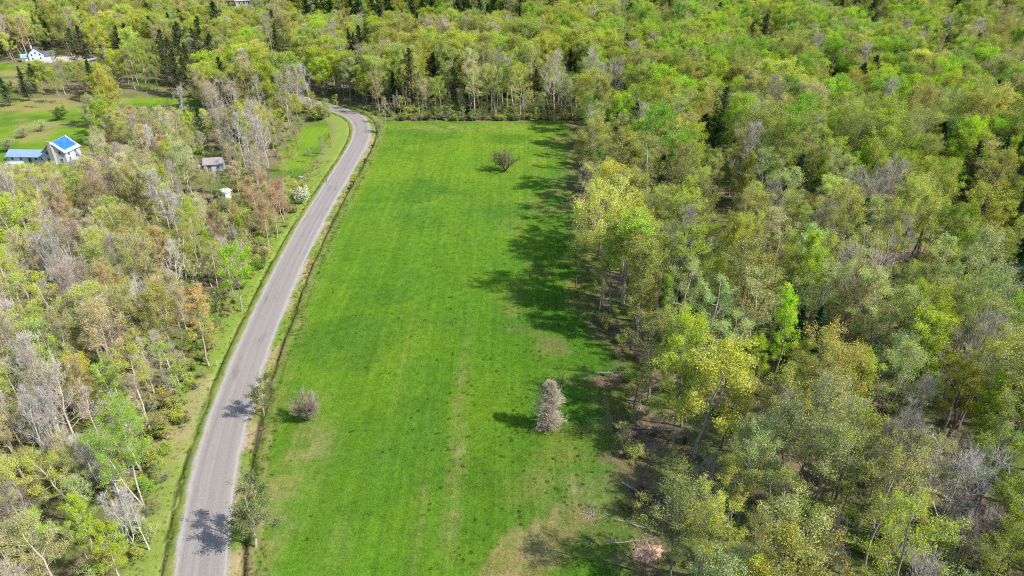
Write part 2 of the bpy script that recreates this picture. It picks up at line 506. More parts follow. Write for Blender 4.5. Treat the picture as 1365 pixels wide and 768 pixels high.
def field_colour(x, y):
    x, y = np.asarray(x, float), np.asarray(y, float)
    n1, n2, n3 = fbm(x, y, 7.0, 51), fbm(x, y, 26.0, 53), fbm(x, y, 2.2, 55)
    c = mix3(np.array(G_GREEN), np.array(G_YEL), sstep(0.35, 0.75, n1 * 0.5 + n2 * 0.5) * 0.6 + 0.55 * sstep(110, 255, y))
    c = mix3(c, G_LUSH, sstep(0.52, 0.70, fbm(x, y, 13.0, 57)) * 0.7)
    c = mix3(c, (0.052, 0.122, 0.018), sstep(0.56, 0.72, fbm(x, y, 6.0, 60)) * 0.35)
    lines = vnoise(x + 0.04 * y, y, 0.9, 58) * 0.5 + vnoise(x + 0.04 * y + 0.0 * y, y / 60.0, 1.1, 59) * 0.5
    c = c * (0.86 + 0.28 * lines)[..., None]
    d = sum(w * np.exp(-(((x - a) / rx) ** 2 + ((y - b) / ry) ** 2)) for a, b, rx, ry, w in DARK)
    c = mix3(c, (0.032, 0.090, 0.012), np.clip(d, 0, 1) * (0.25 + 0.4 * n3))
    d = sum(w * np.exp(-(((x - a) / rx) ** 2 + ((y - b) / ry) ** 2)) for a, b, rx, ry, w in PATCH)
    c = mix3(c, mix3(np.array(G_TAN), np.array(G_DRY), sstep(0.4, 0.6, n1)), np.clip(d * (0.35 + 1.3 * sstep(0.36, 0.66, n3)), 0, 1) * 0.9)
    tanp = inside(TANPOLY, x + (n3 - 0.5) * 5, y + (n1 - 0.5) * 5)
    c = mix3(c, mix3(np.array((0.215, 0.175, 0.085)), np.array((0.135, 0.135, 0.040)), sstep(0.40, 0.60, n3)), tanp * 0.85)
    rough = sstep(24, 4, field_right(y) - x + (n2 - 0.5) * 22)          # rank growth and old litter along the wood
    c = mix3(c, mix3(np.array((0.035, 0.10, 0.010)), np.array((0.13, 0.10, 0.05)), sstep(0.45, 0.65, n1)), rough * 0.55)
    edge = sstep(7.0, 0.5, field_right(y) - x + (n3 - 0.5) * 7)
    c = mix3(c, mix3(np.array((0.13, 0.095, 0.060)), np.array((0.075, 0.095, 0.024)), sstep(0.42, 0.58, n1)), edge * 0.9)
    l = np.exp(-((x - field_left(y) - 0.4) / 1.3) ** 2)
    c = mix3(c, G_DRY, l * 0.4 * sstep(0.3, 0.6, n3))
    return c

def field_z(x, y):
    z = FIELD_Z + (fbm(x, y, 5.0, 68, 2) - 0.5) * 0.18
    k = np.clip(sstep(4.5, 0.0, field_right(y) - x) + sstep(FIELD_FAR - 4, FIELD_FAR, y), 0, 1)
    return z * (1 - k) + 0.006 * k

ny, nx = int((FIELD_FAR - 20) / 0.9), 74
ys = np.linspace(20, FIELD_FAR, ny)
L, R = field_left(ys), field_right(ys)
t = np.linspace(0, 1, nx)
FX = L[:, None] * (1 - t) + R[:, None] * t
FY = np.repeat(ys[:, None], nx, 1) + (fbm(FX.ravel(), FX.ravel() * 0 + 4, 9, 66).reshape(FX.shape) - 0.5) * 5 * sstep(FIELD_FAR - 12, FIELD_FAR, ys)[:, None]
FZ = field_z(FX.ravel(), np.repeat(ys[:, None], nx, 1).ravel()).reshape(FX.shape)
mb = MB()
i, j = np.meshgrid(np.arange(ny - 1), np.arange(nx - 1), indexing='ij')
q = lambda a, b: (i + a) * nx + j + b
mb.add(np.stack([FX, FY, FZ], -1), np.stack([q(0, 0), q(0, 1), q(1, 1), q(1, 0)], -1).reshape(-1, 4), 0, True)
me = mb.mesh('field', [M_FIELD])
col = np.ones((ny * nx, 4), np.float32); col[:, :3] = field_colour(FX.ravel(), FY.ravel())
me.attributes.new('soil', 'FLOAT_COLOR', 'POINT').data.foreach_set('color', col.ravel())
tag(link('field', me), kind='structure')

# ------------------------------------------------------------------ lawns and drives
def sheet(name, poly, z, mat, colour=None, res=1.5):
    P = np.array(poly)
    xs = np.arange(P[:, 0].min(), P[:, 0].max() + res, res); yy = np.arange(P[:, 1].min(), P[:, 1].max() + res, res)
    XX, YY = np.meshgrid(xs, yy, indexing='ij')
    jx = XX + (vnoise(XX, YY, 3, 71) - 0.5) * 3; jy = YY + (vnoise(XX, YY, 3, 72) - 0.5) * 3
    keep = inside(poly, jx, jy)
    i, j = np.nonzero(keep[:-1, :-1] & keep[1:, :-1] & keep[:-1, 1:] & keep[1:, 1:])
    q = lambda a, b: (i + a) * len(yy) + j + b
    mb = MB(); mb.add(np.stack([XX, YY, z + rise(XX, YY)], -1), np.stack([q(0, 0), q(1, 0), q(1, 1), q(0, 1)], -1), 0, True)
    me = mb.mesh(name, [mat])
    if colour:
        col = np.ones((XX.size, 4), np.float32); col[:, :3] = colour(XX.ravel(), YY.ravel())
        me.attributes.new('soil', 'FLOAT_COLOR', 'POINT').data.foreach_set('color', col.ravel())
    return tag(link(name, me), kind='structure')

def lawn_colour(x, y):
    n1, n2 = fbm(x, y, 9, 81), fbm(x, y, 24, 83)
    c = mix3(np.array((0.058, 0.112, 0.014)), np.array(G_YEL), sstep(0.35, 0.65, n1))
    return mix3(c, np.array((0.19, 0.145, 0.07)), sstep(0.60, 0.72, n2) * 0.7)

def pxpoly(pts):
    return [at(*p) for p in pts]
LAWN_FARM = pxpoly([(-90, 250), (60, 246), (115, 232), (132, 205), (128, 175), (160, 150), (120, 128), (60, 128), (-60, 130), (-110, 180)])
LAWN_ROAD = pxpoly([(390, 240), (425, 236), (452, 205), (466, 180), (462, 163), (440, 158), (400, 168), (372, 200), (365, 232)])
LAWN_STRIP = pxpoly([(140, 146), (270, 142), (275, 124), (200, 120), (150, 126)])
LAWN_HOUSE = pxpoly([(-60, 112), (30, 110), (38, 88), (10, 84), (-70, 84)])
LAWN_HUT = pxpoly([(280, 266), (310, 266), (306, 232), (308, 214), (266, 216), (270, 232)])
CLEAR = [LAWN_FARM, LAWN_ROAD, LAWN_STRIP, LAWN_HOUSE, LAWN_HUT]
for p in CLEAR[:4]:
    sheet('lawn', p, 0.02, M_FIELD, lawn_colour)
DRIVE_A = pxpoly([(444, 231), (420, 234), (398, 236), (398, 241), (415, 243), (438, 245)])
DRIVE_B = pxpoly([(40, 84), (150, 82), (152, 76), (100, 74), (40, 78)])
DRIVE_C = pxpoly([(150, 86), (300, 62), (300, 55), (240, 56), (150, 78)])
for p in (DRIVE_A, DRIVE_B, DRIVE_C):
    sheet('driveway', p, 0.045, M_DRIVE, None, 0.8)

# ------------------------------------------------------------------ growing trees
def along(P, f):
    """points at fractions f (M,n) of polylines P (M,k,3), with tangents"""
    M, k = P.shape[:2]
    g = np.clip(f, 0, 0.9999) * (k - 1)
    i = g.astype(int); w = (g - i)[..., None]
    r = np.arange(M)[:, None]
    a, b = P[r, i], P[r, i + 1]
    return a * (1 - w) + b * w, unit(b - a)

def branch_off(P, Rr, n, f0, f1, length, spreadness, lift, pts, r, rfac=0.5, rmin=0.012):
    M = len(P)
    f = f0 + (f1 - f0) * (np.arange(n)[None] + r.uniform(0.1, 0.9, (M, n))) / n
    s, t = along(P, f)
    k = P.shape[1]
    rr = np.take_along_axis(Rr, np.clip((f * (k - 1)).astype(int), 0, k - 1), 1)
    d = unit(t + spreadness * unit(r.normal(size=s.shape)) + np.array([0, 0, lift]))
    L = length * r.uniform(0.65, 1.25, (M, n)) * (1.15 - 0.5 * f)
    u = np.linspace(0, 1, pts)
    curve = np.array([0, 0, 1.0]) * lift * 0.5
    bend = r.normal(size=s.shape) * 0.16
    q = s[:, :, None] + L[..., None, None] * (u[:, None] * d[:, :, None] + (u[:, None] ** 2) * (curve + bend[:, :, None]))
    rad = np.maximum(rr[..., None] * rfac * (1 - 0.75 * u), rmin)
    return q.reshape(M * n, pts, 3), rad.reshape(M * n, pts)

def grow(seed, H, cb, R, n1=14, n2=5, n3=4, n4=0, stems=1, leaf=0.3, per=9, sigma=0.35, shape='round', twig=0.014, clump=0.0, lean=0.04, rt=0.0105, lift=0.45):
    """a broad-leaved tree: (wood MB, leaf MB or None)"""
    r = np.random.default_rng(seed)
    wood, crown = MB(), MB()
    k = 8
    u = np.linspace(0, 1, k)
    sw = r.normal(size=2) * lean * H
    top = H * 0.96
    if stems == 1:
        T = np.stack([sw[0] * u ** 2 + np.cumsum(r.normal(0, 0.012 * H, k)) * (u > 0), sw[1] * u ** 2 + np.cumsum(r.normal(0, 0.012 * H, k)) * (u > 0), top * u], -1)[None]
        TR = (H * rt * (1 - u) ** 0.8 + 0.03)[None]
        TR[:, 0] *= 1.35
    else:
        S, SR = [], []
        for s in range(stems):
            a = 2 * math.pi * (s + r.uniform(-.25, .25)) / stems
            tx = R * r.uniform(0.35, 0.6)
            b = r.uniform(1.3, 1.9)
            S.append(np.stack([math.cos(a) * tx * u ** b + sw[0] * u + np.cumsum(r.normal(0, 0.010 * H, k)) * (u > 0), math.sin(a) * tx * u ** b + sw[1] * u + np.cumsum(r.normal(0, 0.010 * H, k)) * (u > 0), top * u * r.uniform(0.85, 1.02)], -1))
            SR.append(H * rt * 0.8 * (1 - u) ** 0.8 + 0.028)
        T, TR = np.array(S), np.array(SR)
    wood.tubes(T, TR, 6)
    n = n1 * stems if stems == 1 else max(5, int(n1 * 1.35 / stems)) * stems
    m = n // stems
    f = (np.arange(m)[None] + r.uniform(0.15, 0.85, (stems, m))) / m
    hf = cb + (0.97 - cb) * f
    P0, _ = along(T, hf)
    if shape == 'round':
        env = np.sqrt(np.clip(1 - (f * 1.75 - 0.72) ** 2, 0.06, 1))
    elif shape == 'broad':
        env = np.clip(1.05 - 0.55 * f ** 2, 0.1, 1) * np.clip(f * 2 + 0.55, 0, 1)
    elif shape == 'narrow':
        env = 0.45 + 0.55 * np.sin(np.clip(f + 0.12, 0, 1) * math.pi)
    else:
        env = np.clip(1.0 - 0.92 * f, 0.06, 1)
    a = np.arange(m)[None] * 2.39996 + r.uniform(0, 6.28, (stems, 1)) + r.normal(0, 0.35, (stems, m))
    L = R * env * r.uniform(0.72, 1.22, (stems, m)) * (1.0 if stems == 1 else 0.72)
    el = lift * (0.55 + 1.2 * f) + r.normal(0, 0.12, (stems, m))
    d = np.stack([np.cos(a) * np.cos(el), np.sin(a) * np.cos(el), np.sin(el)], -1)
    u4 = np.linspace(0, 1, 5)
    P1 = P0[:, :, None] + L[..., None, None] * (u4[:, None] * d[:, :, None] + (u4[:, None] ** 2) * np.array([0, 0, 0.28]) + np.cumsum(r.normal(0, 0.035, (stems, m, 5, 3)), 2) * (u4[:, None] > 0))
    P1 = P1.reshape(-1, 5, 3)
    R1 = np.maximum((H * rt * 0.42 * (1.05 - hf) ** 0.7)[..., None] * (1 - 0.72 * u4), 0.02).reshape(-1, 5)
    wood.tubes(P1, R1, 4)
    P2, R2 = branch_off(P1, R1, n2, 0.22, 1.0, R * 0.40, 0.85, 0.25, 4, r, 0.62, 0.016)
    wood.tubes(P2, R2, 3)
    P3, R3 = branch_off(P2, R2, n3, 0.2, 1.0, R * 0.21, 0.95, 0.2, 3, r, 0.65, twig)
    wood.tubes(P3, R3, 3)
    tips = P3
    if n4:
        P4, R4 = branch_off(P3, R3, n4, 0.15, 1.0, R * 0.13 + 0.25, 0.9, 0.3, 2, r, 0.7, twig * 0.8)
        wood.tubes(P4, R4, 3)
        tips = np.concatenate([P3[:, :2], P4]) if per else P3
    if not per:
        return wood, None
    M = len(tips)
    keep = r.uniform(size=M) > clump
    tips = tips[keep]
    f = r.uniform(0.15, 1.1, (len(tips), per))
    c, _ = along(tips, np.clip(f, 0, 0.999))
    c = c + r.normal(0, sigma, c.shape) * np.array([1, 1, 0.75])
    crown.leaves(c.reshape(-1, 3), leaf, 0, r)
    return wood, crown

def conifer(seed, H, R, base=0.12, levels=26, per=6, needles=14, size=0.5, droop=0.18, bare=False, power=0.85):
    r = np.random.default_rng(seed)
    wood, crown = MB(), MB()
    u = np.linspace(0, 1, 7)
    T = np.stack([np.cumsum(r.normal(0, 0.008 * H, 7)) * (u > 0), np.cumsum(r.normal(0, 0.008 * H, 7)) * (u > 0), H * u], -1)[None]
    wood.tubes(T, (H * 0.011 * (1 - u) + 0.02)[None], 6)
    f = np.repeat(np.linspace(0, 0.985, levels), per)
    f = np.clip(f + r.normal(0, 0.012, f.shape), 0, 0.99)
    P0, _ = along(T, (base + (1 - base) * f)[None])
    P0 = P0[0]
    a = r.uniform(0, 6.28, len(f))
    L = R * (np.clip(1 - f, 0.03, 1) ** power) * r.uniform(0.35 if bare else 0.6, 1.3 if bare else 1.2, len(f)) * np.clip(f * 6 + 0.55, 0, 1)
    el = -droop + 0.75 * f + r.normal(0, 0.1, len(f))
    d = np.stack([np.cos(a) * np.cos(el), np.sin(a) * np.cos(el), np.sin(el)], -1)
    u4 = np.linspace(0, 1, 4)
    P1 = P0[:, None] + L[:, None, None] * (u4[:, None] * d[:, None] + (u4[:, None] ** 2) * np.array([0, 0, 0.16]))
    R1 = np.maximum((0.035 + 0.0 * f)[:, None] * (1 - 0.8 * u4), 0.010)
    wood.tubes(P1, R1, 3)
    if bare:
        P2, R2 = branch_off(P1, R1, 7, 0.12, 1.0, R * 0.30, 0.75, 0.15, 3, r, 0.6, 0.010)
        wood.tubes(P2, R2, 3)
        P3, R3 = branch_off(P2, R2, 4, 0.15, 1.0, R * 0.16, 0.8, 0.2, 2, r, 0.7, 0.009)
        wood.tubes(P3, R3, 3)
        return wood, None
    g = r.uniform(0.12, 1.06, (len(f), needles))
    c, t = along(P1, np.clip(g, 0, 0.999))
    c = c + r.normal(0, 0.16, c.shape) * (0.4 + L[:, None, None] * 0.35)
    crown.leaves(c.reshape(-1, 3), size, 0, r, up=0.9, aspect=0.45)
    return wood, crown

def bush(seed, H, R, stems=9, n2=8, n3=5, per=5, leaf=0.18, sigma=0.18, twig=0.008):
    r = np.random.default_rng(seed)
    wood, crown = MB(), MB()
    a = r.uniform(0, 6.28, stems); u = np.linspace(0, 1, 6)
    rr = R * np.sqrt(r.uniform(0.05, 1, stems)) * 0.85
    b = r.uniform(0.8, 1.5, stems)
    h = H * r.uniform(0.7, 1.0, stems) * (1 - 0.35 * (rr / R) ** 2)
    T = np.stack([np.cos(a)[:, None] * rr[:, None] * u ** b[:, None], np.sin(a)[:, None] * rr[:, None] * u ** b[:, None], h[:, None] * u - 0.03], -1) + np.cumsum(r.normal(0, 0.025 * H, (stems, 6, 3)), 1) * (u[:, None] > 0) * np.array([1, 1, 0.3])
    TR = np.repeat((0.05 * (1 - 0.8 * u))[None], stems, 0)
    wood.tubes(T, TR, 4)
    P2, R2 = branch_off(T, TR, n2, 0.2, 1.0, R * 0.55, 0.8, 0.35, 3, r, 0.6, 0.012)
    wood.tubes(P2, R2, 3)
    P3, R3 = branch_off(P2, R2, n3, 0.15, 1.0, R * 0.28, 0.9, 0.25, 3, r, 0.65, twig)
    wood.tubes(P3, R3, 3)
    if per == 0:
        P4, R4 = branch_off(P3, R3, 4, 0.1, 1.0, R * 0.16, 0.9, 0.3, 2, r, 0.8, twig)
        wood.tubes(P4, R4, 3)
        return wood, None
    c, _ = along(P3, r.uniform(0.1, 0.999, (len(P3), per)))
    c = c + r.normal(0, sigma, c.shape)
    crown.leaves(c.reshape(-1, 3), leaf, 0, r)
    return wood, crown

PROTO = {}           # form -> list of (wood mesh, crown mesh or None, joined mesh, height, radius)
def proto(form, H, R, wc):
    wood, crown = wc
    k = len(PROTO.setdefault(form, []))
    wm = wood.mesh(f'{form}_wood_{k}', [M_BARK])
    cm = crown.mesh(f'{form}_crown_{k}', [M_LEAF]) if crown else None
    jb = MB()
    jb.v, jb.f, jb.m, jb.s, jb.n = list(wood.v), list(wood.f), list(wood.m), list(wood.s), wood.n
    if crown:
        jb.v += crown.v; jb.f += [x + wood.n for x in crown.f]; jb.m += [x + 1 for x in crown.m]; jb.s += crown.s
    PROTO[form].append((wm, cm, jb.mesh(f'{form}_whole_{k}', [M_BARK, M_LEAF]), H, R))

for s in range(4):   # full, rounded crowns
    proto('full', 18, 4.6, grow(100 + s, 18, 0.34, 4.6, 15, 6, 4, leaf=0.19, per=36, sigma=0.33, clump=0.12, rt=0.010))
for s in range(3):   # tall forest-grown trees, crown high up
    proto('tall', 20, 3.7, grow(120 + s, 20, 0.48, 3.7, 13, 6, 4, leaf=0.17, per=26, sigma=0.29, clump=0.18, rt=0.010))
for s in range(4):   # thin spring crowns, twigs showing
    proto('thin', 19, 3.6, grow(140 + s, 19, 0.40, 3.6, 14, 6, 5, leaf=0.145, per=18, sigma=0.25, clump=0.18, rt=0.0098, twig=0.012))
for s in range(3):   # spreading crowns on several stems
    proto('broad', 20, 6.6, grow(160 + s, 20, 0.42, 6.6, 18, 7, 4, stems=3, leaf=0.18, per=31, sigma=0.32, shape='broad', clump=0.2, rt=0.0095))
for s in range(2):   # slim poplars
    proto('slim', 17, 2.7, grow(180 + s, 17, 0.30, 2.7, 18, 5, 4, leaf=0.16, per=28, sigma=0.26, shape='narrow', clump=0.1, lift=0.8, rt=0.008))
for s in range(3):   # bare trees, single trunk
    proto('bare', 17, 3.4, grow(200 + s, 17, 0.34, 3.4, 15, 6, 5, 3, per=0, lift=0.75, rt=0.0095, twig=0.013))
for s in range(2):   # bare trees, forked
    proto('fork', 15, 4.6, grow(220 + s, 15, 0.30, 4.6, 16, 6, 5, 3, stems=4, per=0, shape='broad', lift=0.85, rt=0.0105, twig=0.013))
for s in range(3):   # budding trees: bare wood in a haze of small buds
    proto('bud', 16, 3.5, grow(240 + s, 16, 0.36, 3.5, 14, 6, 5, 2, leaf=0.13, per=7, sigma=0.20, lift=0.65, rt=0.0095, clump=0.1))
for s in range(2):
    proto('spruce', 16, 3.1, conifer(300 + s, 16, 3.1))
for s in range(2):
    proto('pine', 18, 3.9, conifer(310 + s, 18, 3.9, 0.22, 20, 6, 15, 0.55, 0.05, False, 0.6))
proto('larch', 9, 2.2, conifer(320, 9, 2.2, 0.05, 36, 8, 0, 0, 0.02, True, 0.5))
for s in range(2):
    proto('leafbush', 3.2, 1.9, bush(330 + s, 3.2, 1.9, per=6))
for s in range(2):
    proto('twigbush', 4.0, 2.1, bush(340 + s, 4.0, 2.1, 18, 10, 6, per=0))
proto('budbush', 4.0, 2.1, bush(350, 4.0, 2.1, 10, 8, 5, per=3, leaf=0.13, sigma=0.12))
for s in range(2):
    proto('sapling', 6.0, 1.6, grow(360 + s, 6.0, 0.2, 1.6, 10, 4, 3, leaf=0.17, per=6, sigma=0.2, rt=0.007, twig=0.008))
proto('roadpine', 9, 3.2, grow(371, 9, 0.25, 3.2, 13, 5, 5, stems=2, leaf=0.17, per=26, sigma=0.22, clump=0.48, rt=0.012, lift=0.4))

# ------------------------------------------------------------------ which trees stand where
COL = {  # leaf colours
    'umber': (0.125, 0.105, 0.060),
    'vivid green': (0.235, 0.400, 0.026),
    'lime': (0.290, 0.400, 0.036), 'bright green': (0.190, 0.315, 0.040), 'yellow-green': (0.335, 0.370, 0.062), 'gold': (0.440, 0.430, 0.110),
    'olive': (0.280, 0.295, 0.085), 'sage': (0.335, 0.385, 0.150), 'tan': (0.385, 0.335, 0.165), 'orange': (0.410, 0.325, 0.130),
    'russet': (0.390, 0.230, 0.150), 'mid-green': (0.165, 0.240, 0.058), 'dark green': (0.030, 0.068, 0.024), 'blue-green': (0.060, 0.108, 0.065),
    'pine': (0.150, 0.155, 0.080), 'dusky': (0.065, 0.080, 0.042), 'white': (0.50, 0.50, 0.45), 'grey': (0.2, 0.18, 0.16), 'buff': (0.42, 0.365, 0.220), 'yellow': (0.50, 0.38, 0.02)}
BARKS = {'pale': (0.36, 0.315, 0.265), 'grey': (0.25, 0.225, 0.20), 'brown': (0.14, 0.115, 0.095), 'dark': (0.07, 0.06, 0.052), 'white': (0.43, 0.41, 0.38), 'pink': (0.34, 0.275, 0.225), 'beige': (0.37, 0.315, 0.24)}
TREES = []   # dicts

def put(form, colour, x, y, H, wide=1.0, bark='grey', label=None, name=None, group=None):
    TREES.append(dict(form=form, colour=colour, x=float(x), y=float(y), H=float(H), wide=float(wide), bark=bark, label=label, name=name, group=group, pick=int(rng.integers(0, 100)), rot=float(rng.uniform(0, 6.28))))

def feat(px, py, H, form, colour, label, wide=1.0, bark='grey', name=None, cz=None):
    """a tree known by the place of its crown's middle in the photograph"""
    k = {'spruce': 0.45, 'pine': 0.5, 'larch': 0.45}.get(form, 0.5 if 'bush' in form else 0.66) if cz is None else cz
    x, y = at(px, py, H * k)
    put(form, colour, x, y, H, wide, bark, label, name)

# beside the road and out in the meadow
feat(330, 688, 9.8, 'roadpine', 'pine', 'half-bare pine on the ditch bank, throwing its shadow across the road', 1.0, 'beige', 'roadside_pine', 0.6)
feat(347, 533, 7.2, 'roadpine', 'pine', 'thin green pine by the ditch, beside the round leafless bush', 0.95, 'pink', 'roadside_pine', 0.5)
feat(408, 547, 4.8, 'twigbush', 'grey', 'round leafless grey-brown bush standing in the meadow near the road', 1.0, 'beige', 'meadow_bush', 0.5)
feat(730, 549, 8.2, 'larch', 'grey', 'cone-shaped leafless grey tree alone in the meadow', 1.35, 'beige', 'dead_larch', 0.42)
feat(674, 216, 6.4, 'budbush', 'umber', 'lone brown bush far out in the meadow', 1.75, 'brown', 'meadow_bush', 0.5)
feat(400, 262, 5.0, 'leafbush', 'white', 'white blossoming tree beside the road near the drive', 0.8, 'grey', 'blossom_tree', 0.5)
feat(349, 353, 2.6, 'leafbush', 'mid-green', 'dense green shrub on the grassy road verge', 1.1, 'brown', 'verge_shrub', 0.5)
feat(474, 241, 1.2, 'leafbush', 'yellow', 'small bright yellow bush on the meadow side of the road', 1.0, 'brown', 'verge_shrub', 0.5)
feat(512, 150, 9.0, 'bud', 'buff', 'pinkish budding tree where the road bends, at the meadow corner', 0.9, 'pink', 'budding_tree', 0.5)
feat(505, 170, 4.5, 'budbush', 'olive', 'olive bush under the pinkish tree at the meadow corner', 1.2, 'pink', 'meadow_bush', 0.5)
feat(440, 192, 7.5, 'slim', 'yellow-green', 'slim yellow-green tree on the roadside lawn', 0.8, 'grey', 'leafy_tree', 0.5)
feat(428, 196, 7.0, 'bud', 'tan', 'thin budding tree on the roadside lawn beside the slim one', 0.8, 'grey', 'budding_tree', 0.5)
feat(418, 152, 5.0, 'leafbush', 'olive', 'broad olive thicket at the head of the roadside lawn', 1.6, 'grey', 'meadow_bush', 0.5)
for k, (px, py) in enumerate([(468, 250), (487, 215), (497, 196)]):
    feat(px, py, 1.3, 'twigbush', 'grey', 'low leafless scrub on the ditch bank, ' + ['beside the yellow bush', 'halfway between the yellow bush and the bend', 'closest of its kind to the bend'][k], 1.0, 'brown', 'verge_shrub', 0.5)
feat(434, 148, 8, 'bud', 'olive', 'budding tree hiding the far end of the road', 1.2, 'grey', 'budding_tree', 0.5)
feat(447, 139, 7, 'thin', 'yellow-green', 'small yellow-green tree where the road disappears', 1.2, 'grey', 'leafy_tree', 0.5)
# the wood across the road
L_ = 'in the wood across the road'
feat(165, 600, 16, 'broad', 'vivid green', 'broad lime-green poplar with a white trunk by the road verge', 0.72, 'white', 'leafy_tree')
feat(142, 735, 10, 'full', 'lime', 'lime-green tree just below the broad white-trunked poplar', 0.8, 'white', 'leafy_tree')
feat(20, 645, 14, 'tall', 'gold', 'golden tree at the outer corner of the roadside wood', 1.0, 'pale', 'leafy_tree')
feat(52, 705, 9, 'full', 'lime', 'small lime tree under the golden corner tree', 0.8, 'pale', 'leafy_tree')
feat(183, 690, 9, 'bare', 'grey', 'pale leafless tree between the white-trunked poplar and the verge', 0.9, 'white', 'bare_tree')
feat(45, 575, 14, 'bare', 'grey', 'tall white-stemmed leafless tree behind the golden corner tree', 0.8, 'white', 'bare_tree')
feat(60, 560, 14, 'fork', 'grey', 'forked white-limbed leafless tree behind the golden corner tree', 0.6, 'white', 'bare_tree')
feat(310, 362, 14, 'full', 'vivid green', 'vivid green dense tree at the verge beside the green shrub', 0.95, 'grey', 'leafy_tree')
feat(14, 305, 17, 'full', 'lime', 'big glowing lime tree at the outer end of the wood below the farm', 1.15, 'grey', 'leafy_tree')
feat(15, 455, 15, 'full', 'yellow-green', 'yellow-green tree at the outer edge, below the glowing lime tree', 0.95, 'grey', 'leafy_tree')
feat(175, 500, 14, 'tall', 'yellow-green', 'yellow-green tree standing behind the broad white-trunked poplar', 1.0, 'pale', 'leafy_tree')
feat(262, 425, 15, 'tall', 'orange', 'orange-tan tree near the verge, beside the vivid green one', 1.0, 'grey', 'leafy_tree')
feat(215, 420, 15, 'full', 'olive', 'olive tree behind the orange-tan tree', 0.85, 'grey', 'leafy_tree')
feat(195, 360, 15, 'bud', 'orange', 'rust-orange budding tree above the olive one', 1.0, 'grey', 'budding_tree')
feat(130, 268, 14, 'bud', 'russet', 'large russet budding tree deep in the wood below the farm', 1.3, 'brown', 'budding_tree')
feat(362, 278, 12, 'bud', 'russet', 'salmon-red budding tree at the verge below the blossoming tree', 1.25, 'pink', 'budding_tree')
feat(338, 262, 12, 'bud', 'russet', 'russet budding tree beside the small white hut', 1.1, 'pink', 'budding_tree')
for px, py in ((350, 292), (372, 262), (345, 245)):
    feat(px, py, 11, 'bud', 'russet', None, 1.2, 'pink')
feat(290, 305, 11, 'bud', 'russet', 'low red-orange budding tree above the vivid green tree', 1.0, 'brown', 'budding_tree')
feat(275, 330, 11, 'slim', 'vivid green', 'slim green tree tucked behind the vivid green one', 0.8, 'pale', 'leafy_tree')
feat(90, 325, 16, 'fork', 'grey', 'great forked leafless tree beside the glowing lime tree', 0.95, 'pale', 'bare_tree')
feat(68, 345, 15, 'fork', 'grey', 'leafless tree with pale limbs close to the glowing lime tree', 0.8, 'white', 'bare_tree')
feat(212, 262, 16, 'bare', 'grey', 'tall silvery leafless tree in front of the grey-roofed shed', 1.1, 'white', 'bare_tree')
feat(228, 285, 15, 'bare', 'grey', 'silvery leafless tree leaning beside the tall one by the shed', 1.0, 'white', 'bare_tree')
feat(230, 350, 13, 'bare', 'grey', 'pale leafless tree among the orange ones', 0.9, 'white', 'bare_tree')
feat(185, 262, 14, 'thin', 'olive', 'thin olive tree between the russet and the silvery trees', 1.0, 'grey', 'leafy_tree')
# round the farm and the far houses
feat(138, 158, 15, 'full', 'vivid green', 'bright green maple standing by the farm with the blue tarpaulin', 0.95, 'brown', 'leafy_tree')
feat(268, 170, 14, 'pine', 'dark green', 'dark green pine among leafless trees behind the grey-roofed shed', 1.0, 'brown', 'pine_tree')
feat(122, 112, 17, 'spruce', 'blue-green', 'tall blue-green spruce behind the bright green maple', 1.25, 'dark', 'spruce_tree')
feat(8, 122, 13, 'spruce', 'blue-green', 'blue-green spruce on the outer side of the farm clearing', 1.4, 'dark', 'spruce_tree')
feat(33, 114, 14, 'spruce', 'blue-green', 'blue-green spruce below the far house with the slate roof', 1.2, 'dark', 'spruce_tree')
feat(76, 152, 5, 'leafbush', 'mid-green', 'dark round bush on the farm lawn', 1.2, 'brown', 'meadow_bush', 0.5)
feat(30, 175, 4.5, 'budbush', 'sage', 'grey-green scrub on the lawn behind the long farm wing', 1.6, 'grey', 'meadow_bush', 0.5)
feat(8, 192, 5, 'budbush', 'olive', 'olive scrub beyond the end of the long farm wing', 1.5, 'grey', 'meadow_bush', 0.5)
feat(55, 168, 4, 'budbush', 'sage', 'pale scrub between the farm gable and the dark round bush', 1.5, 'grey', 'meadow_bush', 0.5)
feat(55, 120, 11, 'tall', 'gold', 'golden-green tree between the spruces on the farm clearing', 0.8, 'grey', 'leafy_tree')
feat(75, 110, 13, 'full', 'olive', 'olive tree behind the dark round bush', 0.8, 'grey', 'leafy_tree')
feat(60, 63, 9, 'spruce', 'dark green', 'dark spruce in front of the far house with the slate roof', 1.2, 'dark', 'spruce_tree')
feat(72, 76, 8, 'full', 'olive', 'olive tree in front of the far slate-roofed house', 0.8, 'grey', 'leafy_tree')
feat(36, 88, 8, 'bud', 'tan', 'budding tree below the far slate-roofed house', 0.9, 'grey', 'budding_tree')
feat(278, 236, 7, 'bud', 'tan', 'small budding tree half hiding the grey-roofed shed', 1.0, 'pale', 'budding_tree')
feat(296, 272, 5, 'bud', 'olive', 'small budding tree half hiding the tiny white hut', 1.0, 'pale', 'budding_tree')
feat(100, 222, 5, 'bud', 'olive', 'small budding tree in front of the tall farmhouse gable', 1.2, 'pale', 'budding_tree')
for px, py, H, f, c in ((287, 240, 6, 'bud', 'buff'), (304, 244, 6, 'bud', 'olive'), (306, 274, 5, 'bud', 'buff'), (290, 282, 6, 'thin', 'yellow-green'), (268, 240, 8, 'bud', 'olive')):
    feat(px, py, H, f, c, None, 1.1, 'pale')
